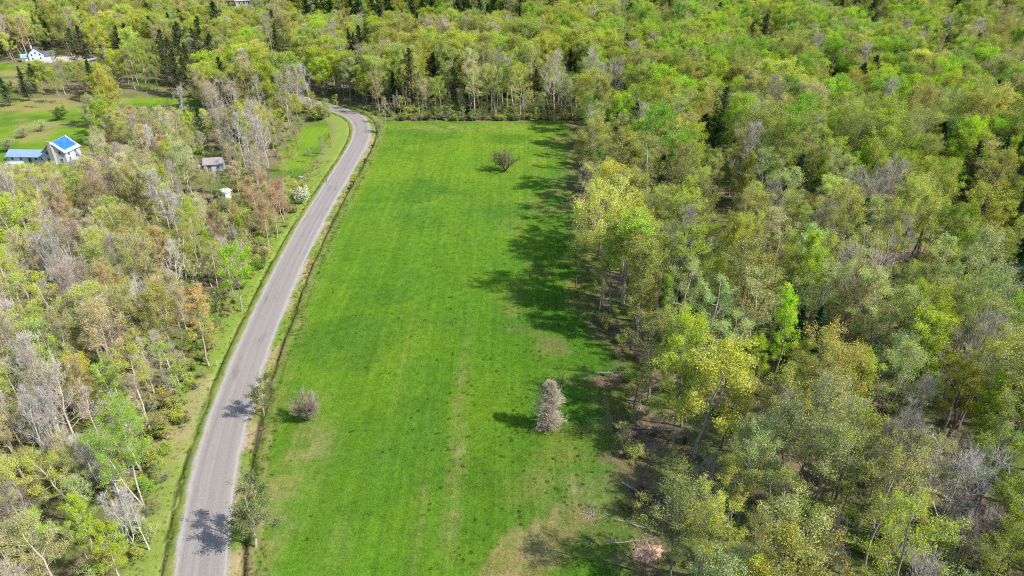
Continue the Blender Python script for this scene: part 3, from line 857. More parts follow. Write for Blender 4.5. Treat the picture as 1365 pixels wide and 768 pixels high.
for px, py, H in ((205, 52, 17), (218, 70, 16), (230, 82, 16), (242, 62, 18), (252, 88, 15), (262, 70, 17), (160, 62, 15), (98, 66, 15), (110, 62, 15), (236, 100, 14), (222, 96, 14), (272, 92, 14), (289, 30, 18), (140, 84, 12), (248, 104, 13), (283, 75, 15), (268, 50, 16)):
    feat(px, py, H + 4, 'pine', ('dusky', 'dark green')[int(px) % 2], None, 1.2, 'brown')
for px, py in ((410, 18), (425, 14), (440, 20), (468, 14), (480, 20), (500, 17), (505, 24), (522, 15), (540, 12), (560, 14), (578, 18), (600, 10), (620, 14), (648, 8), (660, 16), (672, 12), (640, 22), (455, 8), (590, 6), (692, 20), (432, 8), (490, 8), (515, 8), (550, 20), (570, 8), (610, 20), (630, 6), (655, 4), (680, 6), (712, 12), (740, 8), (775, 6), (850, 8), (872, 14), (905, 10), (1105, 14), (1165, 24), (1000, 8), (1310, 20), (395, 12), (375, 6)):
    feat(px, py, 25, 'spruce', ('dark green', 'dusky', 'dark green')[px % 3], None, 1.25, 'dark')
for px, py, H, f, c in ((480, 62, 16, 'pine', 'dark green'), (492, 58, 15, 'pine', 'dark green'), (472, 70, 14, 'spruce', 'dusky'), (525, 125, 13, 'spruce', 'dark green'), (577, 100, 15, 'pine', 'dusky'), (607, 115, 14, 'pine', 'dusky'),
                        (370, 60, 14, 'pine', 'dusky'), (935, 190, 14, 'pine', 'dark green'), (950, 195, 15, 'pine', 'dark green'), (1343, 228, 16, 'spruce', 'blue-green'), (1328, 235, 17, 'spruce', 'blue-green'), (1150, 30, 17, 'pine', 'dusky'), (1120, 22, 17, 'spruce', 'dusky'),
                        (1140, 18, 17, 'spruce', 'dusky'), (1020, 45, 16, 'pine', 'dusky'), (1250, 12, 17, 'pine', 'dark green'), (1275, 16, 17, 'spruce', 'blue-green'), (890, 12, 18, 'spruce', 'dusky'), (1000, 55, 16, 'pine', 'dusky'), (1240, 70, 17, 'pine', 'mid-green'), (1335, 85, 18, 'pine', 'mid-green'),
                        (1320, 145, 16, 'pine', 'dusky'), (1100, 110, 15, 'pine', 'dusky'), (1085, 470, 12, 'spruce', 'blue-green'), (1065, 455, 9, 'spruce', 'blue-green'), (1345, 380, 16, 'pine', 'dark green'), (1355, 300, 17, 'pine', 'dark green'), (760, 95, 15, 'pine', 'dusky'), (880, 245, 12, 'pine', 'dark green'), (1060, 250, 14, 'pine', 'dusky'), (1245, 205, 15, 'pine', 'dark green'), (715, 120, 13, 'pine', 'dusky')):
    feat(px, py, H + 3, f, c, None, 1.15, 'dark')
for k, (px, py, H) in enumerate(((318, 178, 16), (300, 160, 16), (336, 168, 17), (350, 182, 15), (330, 205, 13), (285, 135, 16), (345, 125, 16), (372, 118, 17), (392, 112, 17), (408, 108, 17), (380, 135, 15), (310, 130, 15), (240, 135, 14), (355, 210, 12), (340, 225, 10), (200, 190, 14), (178, 178, 14), (225, 172, 13))):
    feat(px, py, H, ('bare', 'bare', 'fork')[k % 3], 'grey', None, 1.0, ('white', 'pale', 'pale')[k % 3])
# the wood along the meadow
feat(810, 305, 23, 'broad', 'gold', 'great golden oak leaning out over the meadow edge', 0.95, 'pale', 'leafy_tree', 0.68)
feat(838, 322, 21, 'tall', 'yellow-green', 'yellow-green tree behind the great golden oak', 1.2, 'pale', 'leafy_tree')
feat(770, 345, 11, 'thin', 'olive', 'low olive tree under the meadow side of the golden oak', 1.2, 'brown', 'leafy_tree')
feat(788, 245, 17, 'thin', 'buff', 'buff thin-leaved tree on the meadow edge beyond the golden oak', 1.0, 'grey', 'leafy_tree')
feat(800, 215, 18, 'slim', 'lime', 'slim light-green tree by the pale leafless one at the meadow edge', 1.1, 'pale', 'leafy_tree')
feat(795, 180, 18, 'bare', 'grey', 'pale leafless tree at the meadow edge, level with the lone brown bush', 1.0, 'white', 'bare_tree')
feat(822, 105, 19, 'fork', 'grey', 'silver leafless tree in the far corner behind the meadow', 0.9, 'white', 'bare_tree')
feat(905, 400, 18, 'thin', 'sage', 'pale sage poplar on the meadow side of its clump', 1.1, 'pale', 'leafy_tree')
feat(945, 420, 18, 'thin', 'sage', 'pale sage poplar in the middle of its clump', 1.1, 'white', 'leafy_tree')
feat(970, 470, 17, 'thin', 'sage', 'pale sage poplar on the inner side of its clump', 1.1, 'pale', 'leafy_tree')
feat(895, 450, 16, 'thin', 'lime', 'fresh green thin-leaved poplar in front of the sage clump', 1.0, 'pale', 'leafy_tree')
feat(1010, 480, 12, 'full', 'lime', 'small lime tree behind the sage poplar clump', 0.7, 'pale', 'leafy_tree')
feat(850, 500, 10, 'thin', 'olive', 'low olive tree beside the long brush pile', 1.1, 'brown', 'leafy_tree')
feat(1105, 515, 19, 'broad', 'gold', 'wide golden tree with dark leaning trunks inside the wood', 0.85, 'brown', 'leafy_tree')
feat(945, 705, 13, 'broad', 'gold', 'low golden tree beside the fallen trunks', 0.85, 'grey', 'leafy_tree')
feat(985, 655, 13, 'tall', 'gold', 'tan-gold tree just behind the low golden one', 1.0, 'grey', 'leafy_tree')
feat(1270, 650, 15, 'fork', 'grey', 'wide silver-limbed leafless tree deep in the wood', 1.15, 'white', 'bare_tree')
feat(1110, 725, 9, 'fork', 'grey', 'low pinkish leafless tree with tangled limbs', 1.0, 'pink', 'bare_tree')
feat(1215, 545, 16, 'bare', 'grey', 'grey leafless tree between the golden and the silver-limbed trees', 0.9, 'grey', 'bare_tree')
feat(1218, 295, 20, 'broad', 'gold', 'large buff-gold tree in the middle of the wood', 0.8, 'grey', 'leafy_tree')
feat(1195, 325, 17, 'bare', 'grey', 'grey leafless tree in front of the large buff-gold tree', 1.0, 'pale', 'bare_tree')
feat(1290, 340, 15, 'full', 'lime', 'lime tree beside a buff one, inner part of the wood', 0.85, 'grey', 'leafy_tree')
feat(1250, 245, 17, 'full', 'bright green', 'vivid green tree behind the large buff-gold tree', 1.0, 'grey', 'leafy_tree')
feat(1345, 215, 17, 'full', 'lime', 'lime tree beside the two blue-green spruces', 0.9, 'grey', 'leafy_tree')
feat(942, 650, 8, 'twigbush', 'grey', 'tall leafless thicket behind the low golden tree', 0.55, 'pale', 'meadow_bush', 0.5)
feat(908, 632, 3.2, 'leafbush', 'lime', 'fresh green shrub in the shade beside the fallen trunks', 0.9, 'brown', 'verge_shrub', 0.5)
feat(1255, 735, 6, 'sapling', 'gold', 'small golden tree at the foot of the silver-limbed one', 1.5, 'grey', 'leafy_tree')

for px, py, H, f, c in ((835, 285, 22, 'full', 'olive'), (850, 335, 21, 'full', 'yellow-green'), (820, 345, 18, 'thin', 'olive'), (862, 370, 20, 'tall', 'olive'), (815, 265, 21, 'full', 'yellow-green'), (800, 380, 11, 'thin', 'olive')):
    feat(px, py, H, f, c, None, 1.05, 'grey')
for px, py, H, f, c in ((386, 208, 8, 'bud', 'orange'), (392, 188, 9, 'bud', 'olive'), (405, 222, 6, 'thin', 'olive'), (374, 222, 9, 'bud', 'orange'), (400, 170, 8, 'bud', 'olive'), (378, 178, 9, 'thin', 'tan'), (412, 205, 4.5, 'bud', 'sage')):
    feat(px, py, H, f, c, None, 0.9, 'grey')
y = 46.0
while y < FIELD_FAR - 3:
    f, c = [('tall', 'yellow-green'), ('thin', 'olive'), ('full', 'olive'), ('tall', 'olive'), ('thin', 'sage'), ('full', 'yellow-green'), ('slim', 'olive')][int(rng.integers(0, 7))]
    x = float(field_right(y)) + rng.uniform(1.5, 6.5) + (3.0 if y < 95 else 0.0)
    if not any(t['label'] and math.hypot(t['x'] - x, t['y'] - y) < (9.0 if t['form'] == 'broad' else 4.0) for t in TREES):
        put(f, c, x, y, rng.uniform(17, 23) if y > 100 else rng.uniform(14, 19), rng.uniform(0.9, 1.2), 'grey')
    y += rng.uniform(2.6, 5.5) if y < 135 else (rng.uniform(8, 14) if rng.uniform() < 0.45 else rng.uniform(2.5, 5))
# the rest of the woods
def pal(rows):
    n, w = zip(*[(r[:3], r[3]) for r in rows])
    w = np.array(w, float)
    return list(n), w / w.sum()
P_LEFT = pal([('bare', 'grey', 'pale', 17), ('bare', 'grey', 'pink', 9), ('fork', 'grey', 'pale', 6), ('bud', 'buff', 'pale', 13), ('bud', 'yellow-green', 'pale', 11), ('bud', 'orange', 'pink', 5), ('thin', 'olive', 'pale', 7), ('thin', 'yellow-green', 'pale', 15),
              ('tall', 'gold', 'grey', 4), ('tall', 'orange', 'grey', 2), ('full', 'yellow-green', 'grey', 3), ('slim', 'lime', 'pale', 6), ('thin', 'buff', 'pink', 5), ('bud', 'sage', 'pale', 8), ('bud', 'russet', 'pink', 3)])
P_LEFTNEAR = pal([('bare', 'grey', 'pale', 26), ('bare', 'grey', 'pink', 13), ('bare', 'grey', 'white', 10), ('fork', 'grey', 'white', 5), ('bud', 'buff', 'pale', 15), ('bud', 'orange', 'pink', 12), ('bud', 'yellow-green', 'pale', 13), ('thin', 'yellow-green', 'pale', 7), ('thin', 'lime', 'white', 5), ('bud', 'sage', 'pale', 6)])
P_LEFTFAR = pal([('full', 'yellow-green', 'grey', 20), ('full', 'olive', 'grey', 18), ('thin', 'yellow-green', 'grey', 12), ('thin', 'olive', 'grey', 8), ('bud', 'tan', 'pink', 7), ('bare', 'grey', 'pale', 7), ('full', 'gold', 'grey', 3), ('pine', 'dusky', 'brown', 4), ('full', 'lime', 'grey', 9), ('spruce', 'dark green', 'dark', 2), ('tall', 'sage', 'grey', 8)])
P_FRONT = pal([('bare', 'grey', 'pale', 9), ('thin', 'olive', 'pale', 18), ('thin', 'sage', 'pale', 18), ('thin', 'yellow-green', 'pale', 24), ('bud', 'buff', 'pale', 8), ('tall', 'lime', 'grey', 10), ('pine', 'dusky', 'dark', 1.5)])
P_MID = pal([('full', 'yellow-green', 'grey', 24), ('full', 'lime', 'grey', 18), ('full', 'olive', 'grey', 14), ('thin', 'tan', 'grey', 5), ('tall', 'yellow-green', 'grey', 12), ('thin', 'sage', 'grey', 9), ('bare', 'grey', 'pale', 5), ('full', 'bright green', 'grey', 6), ('pine', 'dusky', 'dark', 4), ('bud', 'tan', 'pink', 3)])
P_RIGHT = pal([('thin', 'olive', 'grey', 14), ('thin', 'sage', 'pale', 16), ('thin', 'yellow-green', 'grey', 22), ('tall', 'olive', 'brown', 6), ('tall', 'yellow-green', 'brown', 11), ('bare', 'grey', 'grey', 6), ('fork', 'grey', 'pale', 4), ('bud', 'olive', 'brown', 6), ('bud', 'sage', 'grey', 8), ('slim', 'lime', 'grey', 7), ('slim', 'yellow-green', 'brown', 7), ('thin', 'tan', 'brown', 2), ('tall', 'gold', 'grey', 3), ('spruce', 'blue-green', 'dark', 1.2)])
P_RIGHTFAR = pal([('full', 'lime', 'grey', 13), ('full', 'bright green', 'grey', 10), ('full', 'olive', 'grey', 13), ('tall', 'lime', 'grey', 8), ('tall', 'yellow-green', 'grey', 16), ('thin', 'yellow-green', 'grey', 10), ('thin', 'sage', 'grey', 9), ('thin', 'tan', 'grey', 5), ('bare', 'grey', 'pale', 6), ('pine', 'dusky', 'dark', 3), ('full', 'gold', 'grey', 3), ('bud', 'tan', 'pink', 4), ('broad', 'olive', 'grey', 3), ('full', 'mid-green', 'grey', 4)])

def rad_of(t):
    W, C, J, H, R = PROTO[t['form']][0]
    return R * t['H'] / H * t['wide']
fx = np.array([t['x'] for t in TREES]); fy = np.array([t['y'] for t in TREES]); fr = np.array([rad_of(t) for t in TREES])

def hut_clear(x, y):
    """sight lines kept open: ground where the photo shows grass or roofs"""
    return np.any([inside(p, x, y) for p in CLEAR + [DRIVE_A, DRIVE_B]], axis=0)

def candidates():
    def fill(y, y1, spacing, side):
        out = []
        while y < y1:
            d = spacing(y)
            half = 0.86 * (y + 12) + 34
            xs = np.arange(-half, half, d) + rng.uniform(-0.5, 0.5) * d
            p = np.stack([xs + rng.uniform(-0.42, 0.42, len(xs)) * d, y + rng.uniform(-0.42, 0.42, len(xs)) * d], 1)
            left = (p[:, 0] < np.where(p[:, 1] < 250, road_x(p[:, 1]), -60)) & (p[:, 1] < 232)
            out.append(p[left == side])
            y += d
        return out
    return np.vstack(fill(22.0, 234.0, lambda y: 4.0, True) + fill(22.0, 770.0, lambda y: 4.6 + (1.3 * float(sstep(120, 230, y)) if y < 250 else (-0.2 if y < 300 else 1.3)) + 1.6 * float(sstep(300, 600, y)), False))
cand = candidates()
cx, cy = cand[:, 0], cand[:, 1]
off = np.full(len(cx), 99.0)
m = (cx > -220) & (cx < 0) & (cy < 400)
off[m] = road_offset(cx[m], cy[m])
ok = np.ones(len(cx), bool)
ok &= ~((off > -6.6 - 3.0 * fbm(cx, cy, 14, 91)) & (off < 8))
infield = (cy < FIELD_FAR + 1.0) & (cx > field_left(cy) - 3) & (cx < field_right(cy) + 0.8) & (cy > 0)
ok &= ~infield
ok &= ~hut_clear(cx, cy)
ok &= ~((cx > -46) & (cx < 0) & (cy > 225) & (off > 0) & (cy < FIELD_FAR + 4))
d2 = np.full(len(cx), 99.0)
for a in range(0, len(cx), 3000):
    dd = np.hypot(cx[a:a + 3000, None] - fx[None], cy[a:a + 3000, None] - fy[None]) - fr[None] * 0.75
    d2[a:a + 3000] = dd.min(1)
ok &= d2 > 0
# natural gaps
ok &= rng.uniform(size=len(cx)) > np.where((cx > 0) & (cy < 140), 0.10, 0.07)
ok &= fbm(cx, cy, 18, 95) > np.where(cy < 160, 0.30, 0.24)
kx, ky = cx[ok], cy[ok]
species = fbm(kx, ky, 38, 97, 2)
SIGHT = [(-60, 125, 216), (268, 308, 228), (286, 314, 264), (372, 470, 236), (22, 72, 82), (90, 128, 80), (316, 342, 10), (0, 30, 108), (165, 262, 142)]
SIGHT_Y = {r_[2]: at(0, r_[2])[1] for r_ in SIGHT}
FH = np.array([t['H'] for t in TREES])
fpx, FPY0, fdep = proj(fx, fy, FH * 0.66 + rise(fx, fy))
FPR = F * fr / fdep
FSL = (CAM_H - (FH * np.where(FH > 10, 0.46, 0.15) + rise(fx, fy))) / fy      # slope of the sight line under each known crown
for x, y, sp in zip(kx, ky, species):
    rx = float(road_x(y)) if y < 250 else -60
    if x < rx and y < 232:
        P, H = (P_LEFTNEAR if y < 112 and rng.uniform() < 0.75 else P_LEFT), 14.0
    elif x < -45 and y >= 232:
        P, H = P_LEFTFAR, 18.0
    elif x < 45 and y >= FIELD_FAR - 2:
        P, H = (P_FRONT if y < FIELD_FAR + 30 else P_MID), 20.5
    elif y < 165:
        P, H = P_RIGHT, 18.0
    else:
        P, H = P_RIGHTFAR, 20.5
    names, w = P
    w = w * np.exp(1.25 * np.sin(sp * 26.0 + np.arange(len(w)) * 2.4)); w = w / w.sum()      # like stands beside like
    form, colour, bark = names[rng.choice(len(w), p=w)]
    H = H * rng.uniform(0.68, 1.22)
    # smaller growth near clearings, the road and below the farm
    px, py, _ = proj(x, y, 0.0)
    if x < rx and y < 232:
        o = abs(float(road_offset(x, y)[0]))
        H *= 0.70 + 0.30 * float(sstep(9, 24, o))
    if x < 0:
        for bx0, bx1, row in SIGHT:                    # roofs, lawns and drives that stay in view
            yr = SIGHT_Y[row]
            if bx0 - 10 < px < bx1 + 10 and y < yr:
                g = float(rise(0, yr))
                lim = CAM_H - y / yr * (CAM_H - g) - float(rise(x, y))
                if lim < H * 1.02:
                    H = max(lim * rng.uniform(0.72, 1.0), 1.4)
    # a tree that would stand in front of one of the known ones stays lower
    hide = (FPY0 > 0) & (fy > y + 1.0) & (np.abs(fpx - px) < FPR * 0.8 + 6) & (np.hypot(fx - x, fy - y) < 55)
    if hide.any():
        lim = min(CAM_H - y * q_ - float(rise(x, y)) for q_ in FSL[hide])
        if lim < H:
            H = lim * rng.uniform(0.85, 1.0)
            if H < 2.0:
                continue
    if H < 4.5:
        form = ('leafbush', 'budbush', 'twigbush', 'budbush')[int(rng.integers(0, 4))]
    elif H < 8 and form in ('tall', 'thin', 'full', 'broad'):
        form = ('sapling', 'thin')[int(rng.integers(0, 2))]
    if form == 'spruce':
        H *= 0.95
    put(form, colour, x, y, H, rng.uniform(0.85, 1.2) * (1.0 + 0.03 * float(sstep(130, 260, y))), bark)

# ------------------------------------------------------------------ individuals and the far mass
KIND = {'full': 'leafy_tree', 'tall': 'leafy_tree', 'thin': 'leafy_tree', 'broad': 'leafy_tree', 'slim': 'leafy_tree', 'sapling': 'leafy_tree', 'bare': 'bare_tree', 'fork': 'bare_tree', 'bud': 'budding_tree', 'spruce': 'spruce_tree', 'pine': 'pine_tree', 'leafbush': 'meadow_bush', 'twigbush': 'meadow_bush', 'budbush': 'meadow_bush'}
CAT = {'leafy_tree': 'tree', 'bare_tree': 'tree', 'budding_tree': 'tree', 'spruce_tree': 'spruce', 'pine_tree': 'pine', 'meadow_bush': 'bush', 'verge_shrub': 'shrub', 'roadside_pine': 'pine', 'dead_larch': 'tree', 'blossom_tree': 'tree'}
GROUP = {'leafy_tree': 'leafy spring trees', 'bare_tree': 'leafless trees', 'budding_tree': 'budding trees', 'spruce_tree': 'spruces among the broad-leaved trees', 'pine_tree': 'pines among the broad-leaved trees', 'meadow_bush': 'bushes at the edges of woods and lawns', 'verge_shrub': 'shrubs on the road verges', 'roadside_pine': 'pines on the ditch bank'}
LIMIT = {'leafy_tree': 285, 'bare_tree': 130, 'budding_tree': 130, 'spruce_tree': 34, 'pine_tree': 40, 'meadow_bush': 60, 'verge_shrub': 20, 'roadside_pine': 9, 'dead_larch': 9, 'blossom_tree': 9}
ORD = ['first', 'second', 'third', 'fourth', 'fifth', 'sixth', 'seventh', 'eighth', 'ninth', 'tenth', 'eleventh', 'twelfth', 'thirteenth', 'fourteenth', 'fifteenth', 'sixteenth', 'seventeenth', 'eighteenth', 'nineteenth', 'twentieth', 'twenty-first', 'twenty-second', 'twenty-third', 'twenty-fourth', 'twenty-fifth', 'twenty-sixth', 'twenty-seventh', 'twenty-eighth', 'twenty-ninth', 'thirtieth']
MARK_L = [(at(330, 735)[1], 'the half-bare pine'), (at(350, 555)[1], 'the thin green pine'), (at(290, 487)[1], 'the white post'), (at(349, 357)[1], 'the verge shrub'), (at(300, 264)[1], 'the white hut'), (at(430, 238)[1], 'the drive mouth'), (at(287, 226)[1] + 14, 'the grey-roofed shed'), (FIELD_FAR - 8, 'the road bend'), (300, 'the wood behind the bend'), (400, 'the slate-roofed house')]
MARK_R = [(at(850, 690)[1], 'the fallen trunks'), (at(730, 578)[1], 'the cone-shaped grey tree'), (at(805, 515)[1], 'the long brush pile'), (at(812, 398)[1], 'the golden oak'), (at(700, 330)[1], 'the ragged shadows'), (at(765, 272)[1], 'the dark brush heap'), (at(673, 226)[1], 'the lone brown bush'), (FIELD_FAR - 4, 'the far meadow corner')]
FORMW = {'full': 'full-crowned', 'tall': 'tall', 'thin': 'thin', 'broad': 'broad', 'slim': 'slim', 'sapling': 'young', 'bare': 'straight', 'fork': 'forked', 'bud': 'budding', 'spruce': 'pointed', 'pine': 'ragged', 'leafbush': 'leafy', 'twigbush': 'twiggy', 'budbush': 'budding'}

for t in TREES:
    t['r'] = rad_of(t)
    px, py, dep = proj(t['x'], t['y'], t['H'] * 0.62 + float(rise(t['x'], t['y'])))
    t['px'], t['py'], t['size'] = float(px), float(py), F * t['H'] / float(dep)
    t['seen'] = -8 < px < 1373 and -8 < py < 776 and t['y'] > 10
    t['name'] = t['name'] or KIND[t['form']]
TREES.sort(key=lambda t: (t['label'] is None, -t['size']))
count, singles, mass = {}, [], []
for t in TREES:
    n = t['name']
    if t['seen'] and count.get(n, 0) < LIMIT[n] and (t['label'] or t['y'] < 262 or n in ('spruce_tree', 'pine_tree')):
        count[n] = count.get(n, 0) + 1
        singles.append(t)
    else:
        mass.append(t)

# labels: colour and shape, which mark they stand level with, how far in from the road or the meadow
buckets = {}
for t in singles:
    if t['label']:
        continue
    rx = float(road_x(t['y'])) if t['y'] < 250 else -60.0
    if t['y'] > FIELD_FAR - 2 and -60 < t['x'] < 30:
        side, mark = 'far', 'behind the meadow'
    elif t['x'] < (rx if t['y'] < 250 else 0):
        side = 'road'
        mark = 'level with ' + min(MARK_L, key=lambda m: abs(m[0] - t['y']))[1]
    else:
        side = 'meadow'
        mark = 'level with ' + min(MARK_R, key=lambda m: abs(m[0] - t['y']))[1]
    if t['name'] == 'bare_tree':
        look = {'white': 'white-limbed', 'pale': 'pale', 'grey': 'grey', 'pink': 'pinkish-grey', 'brown': 'brown', 'dark': 'dark'}[t['bark']] + ' leafless'
    elif t['form'] == 'twigbush':
        look = 'leafless grey'
    else:
        look = t['colour']
    noun = {'spruce_tree': 'spruce', 'pine_tree': 'pine', 'meadow_bush': 'bush'}.get(t['name'], 'tree')
    fw = FORMW[t['form']]
    first = f'{fw} {look} {noun}'
    buckets.setdefault((first, side, mark), []).append((abs(t['x'] - (rx if side != 'meadow' else 20.0)) if side != 'far' else t['x'] + 60, t))
for (first, side, mark), lst in buckets.items():
    lst.sort(key=lambda e: e[0])
    for k, (_, t) in enumerate(lst):
        where = {'road': 'from the road', 'meadow': 'from the meadow edge', 'far': 'from the road bend'}[side]
        if len(lst) == 1:
            t['label'] = f'{first} across the road, {mark}' if side == 'road' else (f'{first} in the wood, {mark}' if side == 'meadow' else f'{first} in the wood {mark}')
        else:
            t['label'] = f'{first}, {ORD[min(k, 29)]} such {where}, {mark}'

def tint_of(t):
    c = np.array(COL[t['colour']]) * np.array((1.05, 1.10, 0.96)) * rng.uniform(0.84, 1.16)
    return [float(v) for v in np.clip(c * (1 + rng.normal(0, 0.07, 3)), 0.004, 0.8)]
def bark_of(t):
    c = np.array(BARKS[t['bark']]) * rng.uniform(0.8, 1.2)
    return [float(v) for v in np.clip(c, 0.01, 0.7)]

PART = {'spruce': 'needles', 'pine': 'needles', 'roadpine': 'needles', 'leafbush': 'foliage', 'budbush': 'foliage'}
for t in singles:
    W, C, J, H, R = PROTO[t['form']][t['pick'] % len(PROTO[t['form']])]
    s = t['H'] / H
    z = FIELD_Z - 0.08 if field_left(t['y']) - 3 < t['x'] < field_right(t['y']) - 4 and t['y'] < FIELD_FAR - 4 else (0.12 if abs(float(road_offset(t['x'], t['y'])[0])) < 9 else -0.05 + float(rise(t['x'], t['y'])))
    bush_like = 'bush' in t['form']
    e = bpy.data.objects.new(t['name'], None)
    e.location = (t['x'], t['y'], z)
    e.rotation_euler = (0, 0, t['rot'])
    e.scale = (s * t['wide'], s * t['wide'], s)
    e.empty_display_size = 0.5
    sc.collection.objects.link(e)
    tag(e, t['label'], CAT[t['name']], GROUP.get(t['name']))
    b = link('stems' if bush_like else 'trunk', W, e)
    b['bark'] = bark_of(t)
    if C:
        c = link('crown', C, e)
        c['tint'] = tint_of(t)

# ------------------------------------------------------------------ scattering (woodland mass, undergrowth, grass)
def scatter(name, meshes, xyz, rot, scale, idx, tint, bark, kind='stuff', label=None):
    col = bpy.data.collections.new(name + '_kinds')
    for k, me in enumerate(meshes):
        o = bpy.data.objects.new(f'{name}_kind_{k:03d}', me)
        col.objects.link(o)
    pm = bpy.data.meshes.new(name)
    n = len(xyz)
    pm.vertices.add(n)
    pm.vertices.foreach_set('co', np.asarray(xyz, np.float32).ravel())
    def put_attr(nm, tp, dat, key):
        pm.attributes.new(nm, tp, 'POINT').data.foreach_set(key, np.ascontiguousarray(dat).ravel())
    put_attr('spin', 'FLOAT_VECTOR', np.asarray(rot, np.float32), 'vector')
    put_attr('grow', 'FLOAT_VECTOR', np.asarray(scale, np.float32), 'vector')
    put_attr('which', 'INT', np.asarray(idx, np.int32), 'value')
    put_attr('tint', 'FLOAT_VECTOR', np.asarray(tint, np.float32), 'vector')
    put_attr('bark', 'FLOAT_VECTOR', np.asarray(bark, np.float32), 'vector')
    o = link(name, pm)
    for m in meshes[0].materials:
        pm.materials.append(m)
    g = bpy.data.node_groups.new(name, 'GeometryNodeTree')
    g.interface.new_socket('Geometry', in_out='INPUT', socket_type='NodeSocketGeometry')
    g.interface.new_socket('Geometry', in_out='OUTPUT', socket_type='NodeSocketGeometry')
    N, Lk = g.nodes, g.links
    gi, go = N.new('NodeGroupInput'), N.new('NodeGroupOutput')
    ci = N.new('GeometryNodeCollectionInfo')
    ci.inputs['Collection'].default_value = col
    ci.inputs['Separate Children'].default_value = True
    ci.inputs['Reset Children'].default_value = True
    ip = N.new('GeometryNodeInstanceOnPoints')
    ip.inputs['Pick Instance'].default_value = True
    def named(nm, tp):
        a = N.new('GeometryNodeInputNamedAttribute')
        a.data_type = tp
        a.inputs['Name'].default_value = nm
        return a.outputs['Attribute']
    Lk.new(gi.outputs[0], ip.inputs['Points'])
    Lk.new(ci.outputs[0], ip.inputs['Instance'])
    Lk.new(named('which', 'INT'), ip.inputs['Instance Index'])
    er = N.new('FunctionNodeEulerToRotation')
    Lk.new(named('spin', 'FLOAT_VECTOR'), er.inputs[0])
    Lk.new(er.outputs[0], ip.inputs['Rotation'])
    Lk.new(named('grow', 'FLOAT_VECTOR'), ip.inputs['Scale'])
    Lk.new(ip.outputs[0], go.inputs[0])
    md = o.modifiers.new('scatter', 'NODES')
    md.node_group = g
    tag(o, label, None, None, kind)
    return o

forms = list(PROTO)
start, meshes = {}, []
for f in forms:
    start[f] = len(meshes)
    meshes += [p[2] for p in PROTO[f]]
xyz, rot, scl, idx, tin, bar = [], [], [], [], [], []
for t in mass:
    p = PROTO[t['form']]
    k = t['pick'] % len(p)
    s = t['H'] / p[k][3]
    xyz.append((t['x'], t['y'], -0.05 + float(rise(t['x'], t['y'])))); rot.append((0, 0, t['rot'])); scl.append((s * t['wide'], s * t['wide'], s))
    idx.append(start[t['form']] + k); tin.append(tint_of(t)); bar.append(bark_of(t))
scatter('woodland', meshes, xyz, rot, scl, idx, tin, bar, label='dense spring woodland of mixed trees reaching to the far edge')

# undergrowth: saplings and low scrub on the forest floor
n = 7200
ux = rng.uniform(-190, 190, n); uy = 22 + 250 * rng.uniform(0, 1, n) ** 1.2
keep = np.abs(ux) < 0.84 * (uy + 10) + 25
k_ = slice(0, 520); ux[k_] = rng.uniform(-45, 40, 520); uy[k_] = FIELD_FAR + 0.5 + 15 * rng.uniform(0, 1, 520) ** 1.3
uo = np.full(n, 99.0); mm = (ux < 0); uo[mm] = road_offset(ux[mm], uy[mm])
keep &= ~((uo > -7.2) & (uo < 8))
keep &= ~((uy < FIELD_FAR) & (ux > field_left(uy) - 3) & (ux < field_right(uy) - 2.0 + rng.uniform(-2, 2, n)))
keep &= ~hut_clear(ux, uy)
keep &= (fbm(ux, uy, 12, 101) > 0.40) | ((np.arange(n) < 520) & (vnoise(ux, uy, 7, 103) > 0.42))
ux, uy = ux[keep], uy[keep]
n = 620
i_ = rng.integers(0, top_i, n); u_ = -(6.0 + 5.5 * rng.uniform(0, 1, n) ** 0.8)
p_ = RC[i_] + RN[i_] * u_[:, None] + rng.normal(0, 0.4, (n, 2))
k_ = (fbm(p_[:, 0], p_[:, 1], 9, 107) > 0.36 + 0.16 * (u_ > -7.2)) & ~hut_clear(p_[:, 0], p_[:, 1]) & (p_[:, 1] > 20)
ux, uy = np.concatenate([ux, p_[k_, 0]]), np.concatenate([uy, p_[k_, 1]])
uf = rng.choice(['leafbush', 'budbush', 'twigbush', 'sapling'], len(ux), p=[0.42, 0.24, 0.10, 0.24])
un = ['olive', 'mid-green', 'sage', 'yellow-green', 'tan', 'mid-green', 'olive', 'bright green']
xyz, rot, scl, idx, tin, bar = [], [], [], [], [], []
for x, y, f in zip(ux, uy, uf):
    p = PROTO[f]; k = int(rng.integers(0, len(p)))
    H = rng.uniform(0.7, 2.4) if f != 'sapling' else rng.uniform(2.2, 5.5)
    s = H / p[k][3]
    t = dict(colour=un[int(rng.integers(0, len(un)))], bark=('grey', 'brown', 'pink')[int(rng.integers(0, 3))])
    xyz.append((x, y, -0.04)); rot.append((0, 0, rng.uniform(0, 6.28))); scl.append((s * 1.35, s * 1.35, s)); idx.append(start[f] + k)
    tin.append(tint_of(t)); bar.append(bark_of(t))
scatter('undergrowth', meshes, xyz, rot, scl, idx, tin, bar, label='low scrub and saplings covering the forest floor')

